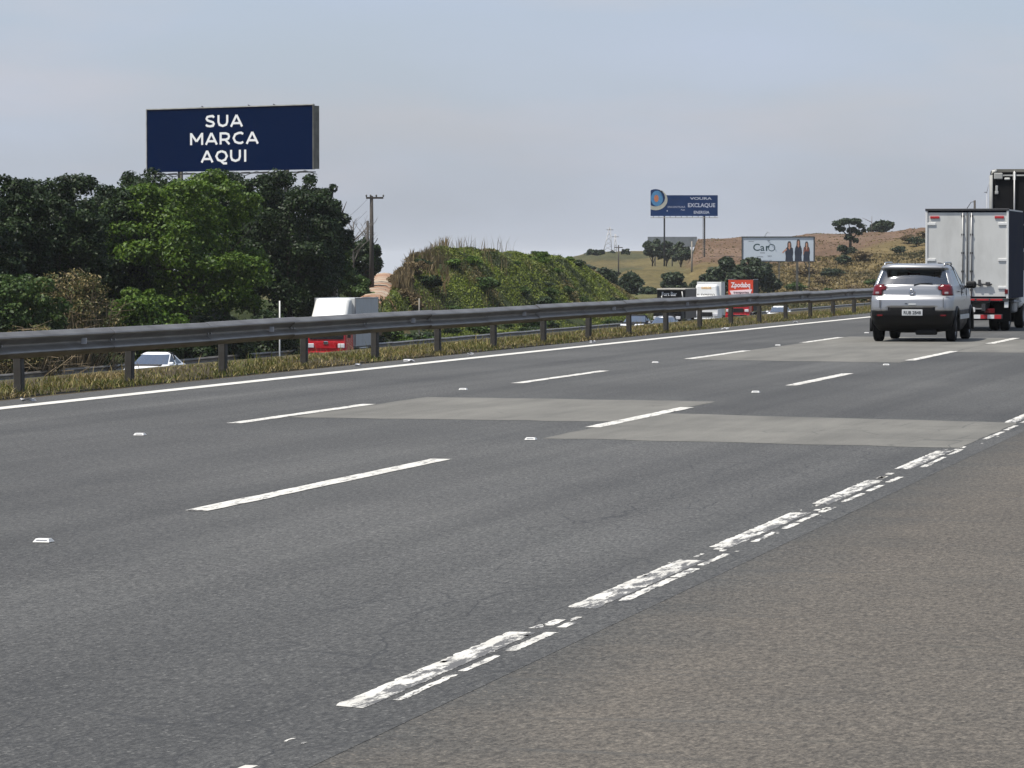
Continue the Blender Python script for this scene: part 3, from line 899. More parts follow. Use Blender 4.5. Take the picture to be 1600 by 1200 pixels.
def drail(u):
    return 54.95 / math.cos(TH) * FPX / (2170 - u)
def tree_px(name, label, u, ytop, ybot, D, rx_px, n, size, mat, seed, nl=20, lr=(0.24, 0.42), ry=None, zb=None, r0=0.16, group=None, low=-0.6, flat=0.8, **k):
    """a tree whose crown spans ytop..ybot and is 2*rx_px wide when seen from the road, D metres away"""
    if D < 0: D = drail(u) - D
    s = FPX / D
    top, bot = P(u, ytop, D), P(u, ybot, D)
    x, y = top[0], top[1]
    g = tz1(x, y) if zb is None else zb
    rz = (top[2] - bot[2]) / 2
    c = (0, 0, (top[2] + bot[2]) / 2 - g)
    R = (rx_px / s, (ry or rx_px) / s, rz)
    lob = make_lobes(c, R, nl, seed, lr, flat, low)
    return tree(name, label, (x, y, g), lob, n, size, mat, seed, max(0.5, c[2] - rz * 0.3), c, R, r0, group, **k)
# ------------------------------------------------------------------ woodland on the left
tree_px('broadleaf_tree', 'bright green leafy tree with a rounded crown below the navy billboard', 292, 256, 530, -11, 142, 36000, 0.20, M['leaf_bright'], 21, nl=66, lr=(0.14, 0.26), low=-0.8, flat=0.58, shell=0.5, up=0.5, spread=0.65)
WG = 'dark trees in the woodland on the left'
for i, (u, yt, yb, D, rx, lab) in enumerate([
        (52, 270, 560, -32, 76, 'dark tree at the back of the woodland, behind the leftmost pointed top'),
        (128, 270, 560, -32, 76, 'dark tree at the back of the woodland, left of the billboard'),
        (200, 266, 540, -34, 76, 'dark tree at the back of the woodland, just left of the billboard edge'),
        (-40, 282, 560, -20, 74, 'dark tree at the left edge of the woodland, cut by the picture edge'),
        (16, 262, 560, -22, 66, 'tall narrow dark tree, leftmost pointed top of the woodland'),
        (92, 266, 560, -18, 70, 'dark tree with a ragged pointed top, second from the left edge'),
        (160, 270, 560, -22, 70, 'dark tree filling the gap left of the bright green tree'),
        (244, 262, 520, -26, 84, 'dark tree whose top reaches the left end of the navy billboard'),
        (400, 264, 500, -18, 62, 'dark tree between the bright tree and the dark shaded tree, under the billboard'),
        (350, 265, 480, -24, 80, 'dark tree behind the bright crown, brushing the billboard lower edge'),
        (452, 256, 560, -10, 74, 'dark shaded tree under the right end of the navy billboard'),
        (482, 264, 540, -13, 46, 'dark dense tree just right of the billboard end'),
        (500, 318, 540, -14, 34, 'dark slim tree at the right flank of the woodland')]):
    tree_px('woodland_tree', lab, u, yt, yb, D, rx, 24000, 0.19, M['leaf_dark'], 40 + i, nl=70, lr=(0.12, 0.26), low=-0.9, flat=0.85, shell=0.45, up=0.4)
tree_px('woodland_tree', 'dark tree leaning out to the right with a tufted top above the utility pole trees', 521, 286, 430, -14, 29, 6500, 0.21, M['leaf_dark'], 61, nl=26, lr=(0.16, 0.32), flat=0.9)
# understorey between the woodland and the far rail
for i, (u, yt, yb, D, rx, mat, n, sz, lab) in enumerate([
        (28, 418, 570, -6, 80, 'leaf_mid', 11000, 0.19, 'light green rounded bush at the left edge above the guardrail'),
        (225, 444, 570, -6, 66, 'leaf_bright', 9000, 0.19, 'low bright green bush under the big bright tree, above the guardrail'),
        (330, 488, 610, -5, 66, 'leaf_dark', 6500, 0.20, 'dark low bush behind the white car, under the bright tree'),
        (425, 488, 600, -5, 66, 'leaf_dark', 6500, 0.20, 'dark low bush left of the red truck below the guardrail'),
        (500, 484, 590, -6, 50, 'leaf_dark', 6000, 0.20, 'dark low bush right behind the red truck cab')]):
    tree_px('bush', lab, u, yt, yb, D, rx, n, sz, M[mat], 80 + i, nl=34, lr=(0.16, 0.32), r0=0.06, cat='bush', flat=0.75, low=-0.9)
# half-dry vine tangle
def tangle(name, label, u, yt, yb, D, rx, seed, n_tw, n_lf, leaf, size=0.2):
    if D < 0: D = drail(u) - D
    s = FPX / D
    top, bot = P(u, yt, D), P(u, yb, D)
    g = tz1(top[0], top[1])
    e = empty(name, (top[0], top[1], g))
    tag(e, label, 'bush')
    r = np.random.default_rng(seed)
    H = top[2] - g; W = rx / s
    ch = []
    for i in range(n_tw):
        a = r.uniform(0, 2 * math.pi); q = W * math.sqrt(r.uniform(0, 1))
        x, y = q * math.cos(a), q * math.sin(a) * 0.6
        h = H * (1 - 0.55 * (q / W) ** 2) * r.uniform(0.55, 1.08)
        l1, l2 = r.normal(0, .5, 2), r.normal(0, .7, 2)
        ch.append(([(x * 0.5, y * 0.5, -0.2), (x + l1[0] * .4, y + l1[1] * .4, h * .5), (x + l1[0], y + l1[1], h * .85), (x + l1[0] + l2[0], y + l1[1] + l2[1], h * r.uniform(.8, 1.0))], [0.028, 0.022, 0.016, 0.006]))
    tubes('twigs', ch, M['dry_twig'], e, 4)
    lob = make_lobes((0, 0, H * 0.45), (W, W * 0.6, H * 0.5), 22, seed, (0.22, 0.4), 0.8, -0.9)
    p, q = crown_points(lob, n_lf, seed, 0.4)
    V_, F_ = leaves(p, q, size, 0.5, seed + 1, 1.0)
    mobj('leaves', V_, F_, M[leaf], e)
    return e
tangle('vine_thicket', 'half dry brown vine thicket with bare twigs left of the white car', 112, 402, 590, -5, 78, 91, 190, 6500, 'leaf_vine', 0.15)
tangle('vine_thicket', 'low straw brown tangle under the guardrail at the far left', 40, 500, 600, -3, 70, 92, 130, 5000, 'leaf_vine', 0.15)
# trees by the dirt track
tree_px('track_tree', 'dark green tree beside the utility pole at the dirt track', 558, 366, 470, 262, 38, 9000, 0.22, M['leaf_dark'], 71, nl=20, flat=0.85)
tree_px('track_tree', 'mid green tree left of the utility pole, above the red truck', 522, 372, 490, 236, 32, 7000, 0.22, M['leaf_mid'], 72, nl=16, flat=0.85)
tree_px('track_bush', 'low dark bush at the left edge of the dirt track', 556, 428, 486, 244, 24, 3600, 0.22, M['leaf_mid'], 74, nl=14, r0=0.05, cat='bush', flat=0.85)
tree_px('track_tree', 'small dark tree right of the utility pole, overhanging the dirt track', 582, 378, 448, 272, 15, 3600, 0.22, M['leaf_dark'], 73, nl=12, flat=0.85)
def bare_tree(u, yt, yb, D, seed, label, spread=0.5):
    top = P(u, yt, D); g = tz1(top[0], top[1])
    e = empty('bare_tree', (top[0], top[1], g)); tag(e, label, 'tree')
    r = np.random.default_rng(seed); H = top[2] - g
    ch = [([(0, 0, -.3), (0.05, 0, H * .6), (0, 0.1, H)], [0.09, 0.06, 0.012])]
    for i in range(26):
        z = H * r.uniform(.45, .92); a = r.uniform(0, 6.3); L = H * r.uniform(.12, .28)
        p1 = (math.cos(a) * L * spread, math.sin(a) * L * spread, z + L * .7)
        ch.append(([(0, 0, z), p1], [0.03, 0.012]))
        for k in range(3):
            b = a + r.normal(0, .9); q = L * r.uniform(.3, .6)
            ch.append(([p1, (p1[0] + math.cos(b) * q * spread, p1[1] + math.sin(b) * q * spread, p1[2] + q * .7)], [0.012, 0.005]))
    tubes('branches', ch, M['bare_twig'], e, 4)
bare_tree(551, 346, 400, 255, 5, 'leafless grey tree rising left of the utility pole', 0.8)
bare_tree(570, 352, 400, 268, 6, 'small leafless tree touching the utility pole', 0.6)

# ------------------------------------------------------------------ the green mound
def on_ground(n, u0, u1, d0, d1, seed):
    r = np.random.default_rng(seed)
    u = r.uniform(u0, u1, n); D = r.uniform(d0, d1, n)
    x = CAM[0] + D * _F[0] + (u - 800) / FPX * D * _R[0]
    y = CAM[1] + D * _F[1] + (u - 800) / FPX * D * _R[1]
    ok = x < -56.8
    dt = np.sqrt(((x[:, None] - TRACK[None, :, 0]) ** 2 + (y[:, None] - TRACK[None, :, 1]) ** 2).min(axis=1))
    ok &= dt > 1.15
    x, y = x[ok], y[ok]
    return x, y, tz(x, y)
x, y, z = on_ground(170000, 600, 1010, 215, 332, 1)
h = 0.10 + 0.30 * np.abs(np.sin(x * 0.35 + np.sin(y * 0.23) * 2) * np.sin(y * 0.31 + x * 0.11)) 
pts = np.column_stack([x, y, z + np.random.default_rng(2).uniform(0, 1, len(x)) * h])
V_, F_ = leaves(pts, np.tile([0.25, -0.45, 0.8], (len(x), 1)), 0.19, 0.5, 3, 0.8)
tag(mobj('mound_ground_cover', V_, F_, M['cover']), 'tangled green and brown ground cover all over the mound', 'ground cover', kind='stuff')
def shrub_mesh(seed, mat, n=650, size=0.26):
    lob = make_lobes((0, 0, 0.55), (1.0, 1.0, 0.75), 9, seed, (0.3, 0.5), 0.8, -0.4)
    p, q = crown_points(lob, n, seed, 0.55)
    V_, F_ = leaves(p, q, size, 0.6, seed + 5, 0.8)
    return raw_mesh('foliage', V_, F_, mat)
stem_me = None
SH = {k: [shrub_mesh(s_, M[k]) for s_ in (1, 2, 3)] for k in ('leaf_bright', 'leaf_mid', 'leaf_dark', 'leaf_far', 'leaf_dry')}
Vs, Fs = tube_data([(0, 0, -0.3), (0.03, 0.02, 0.3), (0, 0, 0.6)], [0.06, 0.045, 0.02], 5)
STEM = bpy.data.meshes.new('stem'); STEM.from_pydata([tuple(v) for v in Vs], [], Fs); STEM.materials.append(M['bark'])
rs = random.Random(17)
def shrub(name, label, x, y, sc, kind, group, sz=1.0):
    e = empty(name, (x, y, tz1(x, y)), rs.uniform(0, 6.28))
    e.scale = (sc, sc, sc * sz)
    tag(e, label, 'shrub', group)
    link(bpy.data.objects.new('foliage', rs.choice(SH[kind])), e)
    link(bpy.data.objects.new('stem', STEM), e)
    return e
x, y, z = on_ground(125, 640, 985, 232, 320, 9)
for i in range(len(x)):
    D_ = x[i] * _F[0] + y[i] * _F[1]
    uu_ = 800 + FPX * (x[i] * _R[0] + y[i] * _R[1]) / D_
    if (z[i] < -3.0 and rs.random() < .3) or (z[i] > 1.0 and rs.random() < .35): continue
    top_green = 680 < uu_ < 790 and z[i] > 0.6
    kind = 'leaf_bright' if top_green or (uu_ > 830 and z[i] > 0 and rs.random() < .7) else rs.choice(['leaf_mid', 'leaf_dark', 'leaf_mid', 'leaf_far', 'leaf_dark'])
    nm = {'leaf_bright': 'bright green', 'leaf_mid': 'mid green', 'leaf_dark': 'dark green', 'leaf_far': 'dull olive'}[kind]
    shrub('mound_shrub', '%s low shrub %s on the %s part of the mound' % (nm, 'near the crest' if z[i] > 1.0 else 'halfway up' if z[i] > -1.6 else 'at the foot', 'left' if uu_ < 740 else 'middle' if uu_ < 860 else 'right'), x[i], y[i], rs.uniform(0.45, 1.15) * (0.5 if z[i] > 1.0 else 1), kind, '%s shrubs on the mound' % nm, rs.uniform(.6, .95))
MX = on_ground(20000, 615, 1005, 225, 325, 41)
# tall dry reeds on the left shoulder of the mound
def reeds(name, label, cat, n, u0, u1, d0, d1, hmin, hmax, mat, seed, lean=0.25, wid=0.05):
    x, y, z = on_ground(n, u0, u1, d0, d1, seed)
    return blades(name, label, cat, x, y, z, hmin, hmax, mat, seed, lean, wid)
def blades(name, label, cat, x, y, z, hmin, hmax, mat, seed, lean=0.25, wid=0.03):
    r = np.random.default_rng(seed)
    n = len(x)
    H = r.uniform(hmin, hmax, n); a = r.uniform(0, 6.283, n); w = wid * r.uniform(.6, 1.4, n)
    L = H * np.abs(r.normal(0, lean, n)); b = r.uniform(0, 6.283, n)
    p = np.column_stack([x, y, z])
    t = np.column_stack([np.cos(a) * w, np.sin(a) * w, np.zeros(n)])
    mid = p + np.column_stack([np.cos(b) * L * .35, np.sin(b) * L * .35, H * .6])
    tip = p + np.column_stack([np.cos(b) * L, np.sin(b) * L, H])
    V_ = np.stack([p - t, p + t, mid + t * .7, tip, mid - t * .7], axis=1).reshape(-1, 3)
    k = np.arange(n)[:, None] * 5
    F_ = np.concatenate([k + np.array([[0, 1, 2, 4]]), k + np.array([[4, 2, 3, 3]])[:, [0, 1, 2, 2]]], axis=0)
    q = (k + np.array([[0, 1, 2, 4]])); tr = (k + np.array([[4, 2, 3]]))
    me = bpy.data.meshes.new(name)
    me.vertices.add(len(V_)); me.vertices.foreach_set('co', V_.astype(np.float32).ravel())
    idx = np.concatenate([q.ravel(), tr.ravel()]).astype(np.int32)
    st = np.concatenate([np.arange(n) * 4, n * 4 + np.arange(n) * 3]).astype(np.int32)
    me.loops.add(len(idx)); me.loops.foreach_set('vertex_index', idx)
    me.polygons.add(len(st)); me.polygons.foreach_set('loop_start', st)
    me.update(calc_edges=True); me.materials.append(mat)
    o = link(bpy.data.objects.new(name, me))
    return tag(o, label, cat, kind='stuff')
blades('mound_grass', 'rough grass blades growing through the mound cover', 'grass', MX[0], MX[1], MX[2], 0.12, 0.36, M['cover'], 42, 0.7, 0.035)
reeds('dry_reeds', 'thinner straw reeds between the dense reeds and the green of the mound', 'reeds', 900, 630, 700, 258, 288, 0.35, 1.1, M['leaf_dry'], 15, 0.3, 0.04)
reeds('dry_reeds', 'tall straw brown reeds on the left shoulder of the mound', 'reeds', 2000, 602, 645, 258, 284, 0.45, 1.25, M['leaf_dry'], 12, 0.22, 0.06)
reeds('dry_reeds', 'thin dry stalks sticking up along the crest of the mound', 'reeds', 260, 635, 800, 274, 300, 0.4, 1.7, M['leaf_dry'], 13, 0.3, 0.018)
x, y, z = on_ground(60, 606, 660, 254, 284, 14)
for i in range(min(22, len(x))):
    shrub('dry_shrub', 'dry brown shrub among the reeds beside the dirt track', x[i], y[i], rs.uniform(.35, .7), 'leaf_dry', 'dry shrubs beside the dirt track', 1.1)

for i, (u, off, sc, kind, lab) in enumerate([(566, 4, .8, 'leaf_mid', 'green shrub at the foot of the dirt track, right behind the red truck box'), (590, 4, .9, 'leaf_dark', 'dark shrub at the foot of the dirt track, first right of the red truck'), (608, 6, .8, 'leaf_mid', 'mid green shrub second to the right of the red truck'), (624, 4, .9, 'leaf_bright', 'bright green shrub third to the right of the red truck'), (640, 7, 1.0, 'leaf_dark', 'dark shrub left of the thin pale pole at the mound foot'), (668, 5, .8, 'leaf_mid', 'mid green shrub right of the thin pale pole at the mound foot')]):
    q = P(u, 480, drail(u) + off)
    shrub('foot_shrub', lab, q[0], q[1], sc, kind, 'shrubs at the foot of the dirt track', .9)

# ------------------------------------------------------------------ grass
def verge_points(n, seed):
    r = np.random.default_rng(seed)
    t = r.uniform(0, 1, n)
    Y = 26 * (230 / 26) ** t
    X = -15.02 - np.abs(r.beta(1.3, 1.4, n)) * 2.3
    drift = 0.5 * np.clip((Y - 50) / 60, 0, 1) ** 1.5
    X = X + drift
    keep = r.uniform(0, 1, n) < np.clip(0.10 + 0.55 * (np.sin(Y * 0.9 + np.sin(Y * 0.31) * 2) * np.sin(X * 2.1 + Y * 0.4) + 1), 0, 1)
    X, Y = X[keep], Y[keep]
    return X, Y, np.maximum(tz(X - 0.5, Y), 0) - 0.01 - 0.25 * np.clip(-X - 16.9, 0, 1)
x, y, z = verge_points(70000, 5)
edge = np.clip((-x - 14.95) / 0.5, 0.35, 1)
o = blades('verge_grass', 'dry yellow green grass along the foot of the near guardrail', 'grass', x, y, z, 0.015, 0.085, M['verge'], 6, 1.0, 0.007)
x, y, z = verge_points(2200, 8)
blades('verge_grass', 'scattered taller dry grass stalks between the guardrail posts', 'grass', x, y, z, 0.09, 0.24, M['verge'], 9, 0.5, 0.006)
r_ = np.random.default_rng(31)
n = 26000
yb = r_.uniform(140, 420, n); xb = -55.6 - np.abs(r_.normal(0, 3.0, n))
blades('bank_grass', 'rough green grass on the bank behind the far guardrail', 'grass', xb, yb, tz(xb, yb), 0.12, 0.42, M['bank'], 32, 0.4, 0.05)
x, y, z = on_ground(30000, 1180, 1560, 380, 560, 33)
x2, y2, z2 = on_ground(3500, 1085, 1560, 540, 655, 36)
blades('hill_grass', 'sparse dry tufts on the bare brown hill', 'grass', x2, y2, z2, 0.06, 0.18, M['gold'], 37, 0.8, 0.14)
blades('slope_grass', 'golden dry grass over the slope behind the guardrail on the right', 'grass', x, y, z, 0.12, 0.38, M['gold'], 34, 0.7, 0.16)

# ------------------------------------------------------------------ far trees
for i, (u, yt, yb, D, rx, n, lab) in enumerate([
        (948, 418, 480, 430, 26, 3200, 'dark round tree at the right foot of the mound'),
        (985, 426, 480, 440, 24, 2600, 'lower dark tree to the right of the mound foot'),
        (1012, 446, 490, 430, 20, 1800, 'low dark bushy tree just left of the black truck'),
        (1052, 424, 470, 450, 22, 2400, 'dark tree rising right behind the black truck'),
        (1098, 428, 470, 455, 20, 2000, 'dark tree behind the white truck'),
        (1135, 403, 468, 450, 32, 3600, 'large dark tree in front of the pale billboard, left half'),
        (1176, 403, 470, 452, 36, 3800, 'large dark tree just below the pale billboard lettering'),
        (1204, 418, 466, 458, 16, 1400, 'small dark tree at the right end of the clump under the pale billboard')]):
    tree_px('roadside_tree', lab, u, yt, yb, D, rx, n, 0.52, M['leaf_far'], 120 + i, nl=16, r0=0.14, flat=0.8)
for i, (u, yt, yb, D, rx, n, lab) in enumerate([
        (925, 388, 402, 780, 12, 700, 'small hazy tree on the far left hill crest'),
        (939, 391, 402, 782, 8, 500, 'tiny hazy bush on the far hill beside the pylons'),
        (957, 392, 402, 785, 7, 450, 'tiny hazy tree under the pylons'),
        (977, 388, 403, 770, 7, 500, 'small hazy tree right of the pylons'),
        (1020, 372, 408, 690, 15, 1800, 'hazy tree at the left end of the grey board'),
        (1042, 376, 412, 695, 17, 1800, 'hazy tree in front of the middle of the grey board'),
        (1064, 378, 414, 685, 16, 1700, 'hazy tree at the right end of the grey board'),
        (1378, 345, 366, 652, 22, 1600, 'low dome shaped tree on the brown hill crest')]):
    tree_px('hill_tree', lab, u, yt, yb, D, rx, n, 0.62, M['leaf_far'], 140 + i, nl=14, r0=0.14, flat=0.8)
# the lone umbrella-crowned tree
D0 = 560; s0 = FPX / D0
tp_ = P(1328, 410, D0); g0 = tz1(tp_[0], tp_[1])
def L_(u, y, ru, rz, dy=0):
    q = P(u, y, D0)
    v = q - np.array([tp_[0], tp_[1], g0]); v[1] += dy
    return (*v, ru / s0, ru / s0, rz / s0)
lob = [L_(*a) for a in [(1311, 349, 11, 5), (1322, 346, 10, 5), (1336, 346, 11, 5), (1346, 353, 8, 4), (1315, 358, 7, 4), (1330, 360, 9, 5, 1), (1342, 364, 6, 4), (1309, 357, 5, 3), (1326, 371, 7, 5), (1337, 376, 5, 4), (1316, 388, 9, 5), (1330, 392, 9, 6), (1342, 396, 8, 4), (1322, 398, 8, 6), (1350, 360, 4, 3)]]
t = empty('umbrella_tree', (tp_[0], tp_[1], g0)); tag(t, 'lone umbrella crowned tree on the golden slope above the guardrail', 'tree')
def LP(u, y): 
    v = P(u, y, D0) - np.array([tp_[0], tp_[1], g0]); return tuple(v)
tubes('trunk', [([LP(1328, 414), LP(1328, 395), LP(1329, 376), LP(1328, 360), LP(1326, 348)], [.34, .28, .2, .13, .05]), ([LP(1329, 376), LP(1338, 366), LP(1344, 354)], [.14, .09, .04]), ([LP(1328, 372), LP(1318, 362), LP(1312, 351)], [.14, .09, .04]), ([LP(1328, 395), LP(1318, 390)], [.1, .04])], M['bark'], t)
p, q = crown_points(lob, 3400, 77, 0.3)
V_, F_ = leaves(p, q, 0.42, 0.6, 78, 0.9)
mobj('crown', V_, F_, M['leaf_far'], t)
# shrubs on the golden slope
for i, (u, D, sc, kind) in enumerate([(1300, 520, 1.6, 'leaf_far'), (1318, 540, 1.5, 'leaf_far'), (1345, 545, 1.7, 'leaf_dry'), (1370, 500, 1.5, 'leaf_mid'), (1385, 470, 1.8, 'leaf_mid'), (1395, 520, 1.5, 'leaf_dry'), (1405, 560, 1.3, 'leaf_far'), (1420, 575, 1.4, 'leaf_dry'), (1432, 570, 1.5, 'leaf_far'), (1442, 585, 1.3, 'leaf_dry'), (1412, 480, 2.0, 'leaf_mid'), (1430, 475, 2.2, 'leaf_mid'), (1446, 500, 2.0, 'leaf_dry'), (1292, 470, 1.4, 'leaf_mid'), (1270, 450, 1.5, 'leaf_dry'), (1285, 500, 1.3, 'leaf_dry'), (1245, 480, 1.5, 'leaf_mid'), (1335, 480, 1.4, 'leaf_dry'), (1352, 455, 1.6, 'leaf_mid'), (1310, 450, 1.4, 'leaf_dry'), (1375, 440, 1.4, 'leaf_dry'), (1400, 440, 1.6, 'leaf_mid'), (1450, 450, 1.8, 'leaf_far'), (1260, 520, 1.6, 'leaf_dry')]):
    q = P(u, 420, D)
    nm = {'leaf_mid': 'green', 'leaf_far': 'dull olive', 'leaf_dry': 'dry brown'}[kind]
    shrub('slope_shrub', '%s shrub dotted on the golden slope' % nm, q[0], q[1], sc, kind, '%s shrubs on the golden slope' % nm, 0.7)
for i, (u, D) in enumerate([(905, 700), (915, 720), (960, 640), (975, 660), (990, 650), (1005, 655), (1020, 640), (1035, 640), (1050, 635), (1060, 620), (945, 690), (1080, 600), (930, 660)]):
    q = P(u, 410, D)
    shrub('hillside_shrub', 'dull olive shrub on the hazy far left hillside', q[0], q[1], rs.uniform(1.6, 3.0), 'leaf_far', 'shrubs on the far left hillside', 0.6)
# ------------------------------------------------------------------ billboards
def board(name, label, u0, u1, y0, y1, D, turn, face, depth=0.4, edge_mat='frame'):
    """board facing local -Y; returns the empty at the base, width, height and local z of the lower edge"""
    c = P((u0 + u1) / 2, (y0 + y1) / 2, D)
    s = FPX / D
    W = (u1 - u0) / s / math.cos(turn); H = (y1 - y0) / s
    g = tz1(c[0], c[1])
    e = empty(name, (c[0], c[1], g), TH + turn)
    tag(e, label, 'billboard')
    zb = c[2] - H / 2 - g
    box('panel', (0, 0, zb + H / 2), (W, 0.08, H), M[face], e)
    box('backing', (0, depth / 2 + 0.045, zb + H / 2), (W * 0.996, depth, H * 0.98), M[edge_mat], e)
    return e, W, H, zb
# navy billboard: the right end is nearer to the camera, so the face turns to the left
TURN1 = -math.radians(36)
e, W, H, zb = board('billboard', 'dark navy billboard reading SUA MARCA AQUI above the woodland', 221, 495, 168, 267, 236, TURN1, 'navy', 0.55)
z0 = zb + H / 2
cx = -0.028 * W
GL = {'S': (0.92, [[(0.86, 0.80), (0.74, 0.93), (0.46, 1.0 - 0.085), (0.2, 0.86), (0.13, 0.72), (0.22, 0.58), (0.47, 0.5), (0.75, 0.42), (0.84, 0.28), (0.76, 0.13), (0.46, 0.085), (0.2, 0.12), (0.07, 0.22)]]),
      'U': (1.0, [[(0.11, 1.0), (0.11, 0.42), (0.2, 0.19), (0.5, 0.085), (0.8, 0.19), (0.89, 0.42), (0.89, 1.0)]]),
      'A': (1.12, [[(0.06, 0), (0.5, 0.97)], [(0.94, 0), (0.5, 0.97)], [(0.22, 0.29), (0.78, 0.29)]]),
      'M': (1.22, [[(0.09, 0), (0.09, 1.0)], [(0.91, 0), (0.91, 1.0)], [(0.09, 0.95), (0.5, 0.28)], [(0.91, 0.95), (0.5, 0.28)]]),
      'R': (1.0, [[(0.11, 0), (0.11, 1.0)], [(0.11, 0.915), (0.55, 0.915), (0.8, 0.83), (0.86, 0.66), (0.8, 0.48), (0.55, 0.39), (0.11, 0.39)], [(0.56, 0.36), (0.90, 0.0)]]),
      'C': (1.04, [[(0.92, 0.82), (0.75, 0.93), (0.52, 0.915), (0.24, 0.8), (0.10, 0.5), (0.24, 0.2), (0.52, 0.085), (0.75, 0.08), (0.92, 0.18)]]),
      'Q': (1.16, [[(0.5, 0.915), (0.22, 0.8), (0.09, 0.5), (0.22, 0.2), (0.5, 0.085), (0.78, 0.2), (0.91, 0.5), (0.78, 0.8), (0.5, 0.915)], [(0.5, 0.05), (0.66, -0.10), (0.92, -0.10)]]),
      'I': (0.40, [[(0.5, 0), (0.5, 1.0)]])}
def sign_word(word, capw, caph, x_mid, z_base, y0, mat, parent, gap=0.16, th=0.185):
    """bold geometric capitals built from flat strokes"""
    tot = sum(GL[ch][0] for ch in word) + gap * (len(word) - 1)
    x = -tot / 2
    for ch in word:
        w_, strokes = GL[ch]
        V_, F_ = [], []
        for si, st in enumerate(strokes):
            p = [np.array((x + q[0] * w_, q[1])) for q in st]
            yy = y0 - 0.003 * si
            L_s, R_s = [], []
            for i in range(len(p)):
                d_ = p[min(i + 1, len(p) - 1)] - p[max(i - 1, 0)]; d_ /= np.linalg.norm(d_)
                k_ = 1.0
                if 0 < i < len(p) - 1:
                    a_ = p[i] - p[i - 1]; a_ /= np.linalg.norm(a_); k_ = 1 / max(0.7, float(np.dot(a_, d_)))
                n_ = np.array((-d_[1], d_[0])) * th / 2 * k_
                L_s.append(p[i] + n_); R_s.append(p[i] - n_)
            b0 = len(V_)
            for a_, c_ in zip(L_s, R_s):
                V_ += [(x_mid + a_[0] * capw, yy, z_base + a_[1] * caph), (x_mid + c_[0] * capw, yy, z_base + c_[1] * caph)]
            F_ += [(b0 + 2 * i, b0 + 2 * i + 1, b0 + 2 * i + 3, b0 + 2 * i + 2) for i in range(len(p) - 1)]
        mobj('letter', V_, F_, mat, parent)
        x += w_ + gap
for w_, fb in (('SUA', 0.305), ('MARCA', 0.580), ('AQUI', 0.860)):
    sign_word(w_, H * 0.187 / math.cos(TURN1), H * 0.190, cx, zb + H * (1 - fb), -0.046, M['poster_white'], e)
box('trim', (0, -0.02, zb + H + 0.03), (W + 0.1, 0.14, 0.06), M['frame_pale'], e)
box('trim', (-W / 2 - 0.03, -0.02, zb + H / 2), (0.06, 0.14, H), M['frame_pale'], e)
box('trim', (W / 2 + 0.03, -0.02, zb + H / 2), (0.06, 0.14, H), M['frame'], e)
box('walkway', (0, -0.30, zb - 0.16), (W * 1.03, 0.55, 0.06), M['dark_steel'], e)
for k in range(9):
    x = -W / 2 + W * (k + 0.5) / 9
    tube('bracket', [(x, 0.2, zb - 0.1), (x, -0.6, zb - 0.14)], 0.035, M['dark_steel'], e, 5)
tubes('lattice', [([(-W / 2 + W * k / 14, 0.35, zb - (0.05 if k % 2 else 0.30)), (-W / 2 + W * (k + 1) / 14, 0.35, zb - (0.30 if k % 2 else 0.05))], 0.025) for k in range(14)], M['steel'], e, 4)
for x in (-0.32 * W, 0.32 * W):
    tube('post', [(x, 0.35, -0.6), (x, 0.35, zb + H * 0.9)], 0.17, M['frame'], e, 10)
for x in (-0.16 * W, 0.12 * W, 0.27 * W):
    tube('lamp_arm', [(x, 0.3, zb + H), (x, -0.1, zb + H + 0.12)], 0.03, M['dark_steel'], e, 5)

# blue billboard with the round emblem
e, W, H, zb = board('billboard', 'blue billboard on two tall posts with a round emblem rising over its top', 1016.5, 1121.5, 305, 337.5, 560, 0.0, 'blue_poster', 0.5)
z1 = zb + H
px = W / 105.0
def circ(cx_, cz_, rx, rz, a0=0, a1=360, n=28):
    return [(cx_ + rx * math.cos(math.radians(a0 + (a1 - a0) * i / n)), cz_ + rz * math.sin(math.radians(a0 + (a1 - a0) * i / n))) for i in range(n + (0 if abs(a1 - a0) == 360 else 1))]
ox, oz = -W / 2, z1
def clipx(pts, x0, z_lo=-99):
    return [(max(p[0], x0), max(p[1], z_lo)) for p in pts]
polyplate('emblem', clipx(circ(ox + 8 * px, oz - 7 * px, 18.5 * px, 16.5 * px), ox), -0.050, M['cream_ink'], e, 0.03)
polyplate('emblem', clipx(circ(ox + 7.5 * px, oz - 4 * px, 15 * px, 13.5 * px), ox), -0.056, M['blue_poster'], e, 0.03)
polyplate('emblem', circ(ox + 10 * px, oz - 5 * px, 9.5 * px, 12 * px), -0.062, M['light_blue'], e, 0.03)
polyplate('emblem', circ(ox + 9 * px, oz - 5 * px, 3.6 * px, 5.6 * px), -0.068, M['orange_ink'], e, 0.03)
box('emblem_backing', (ox + 9 * px, 0.03, oz + 3 * px), (17 * px, 0.06, 7 * px), M['frame'], e)
box('lamp', (ox + 16.5 * px, -0.1, oz + 6.2 * px), (4 * px, 0.3, 1.6 * px), M['dark_steel'], e, 0.03)
lettering('lettering', 'VOURA', 5.6 * px, 26 * px, -0.046, oz - 7.0 * px, M['grey_ink'], e, 0.012, sx=1.75)
lettering('lettering', 'EXCLAQUE', 8.6 * px, 27 * px, -0.046, oz - 18.5 * px, M['grey_ink'], e, 0.02, sx=0.98)
lettering('lettering', 'ENERGIA', 6.2 * px, 27 * px, -0.046, oz - 28.8 * px, M['grey_ink'], e, 0.012, sx=0.98)
lettering('lettering', 'ENCONTRARÁ', 4.2 * px, -12 * px, -0.046, oz - 19.8 * px, M['grey_ink'], e, 0.0, sx=0.98)
lettering('lettering', 'Aqui', 3.6 * px, -2 * px, -0.046, oz - 23.8 * px, M['grey_ink'], e, 0.0)
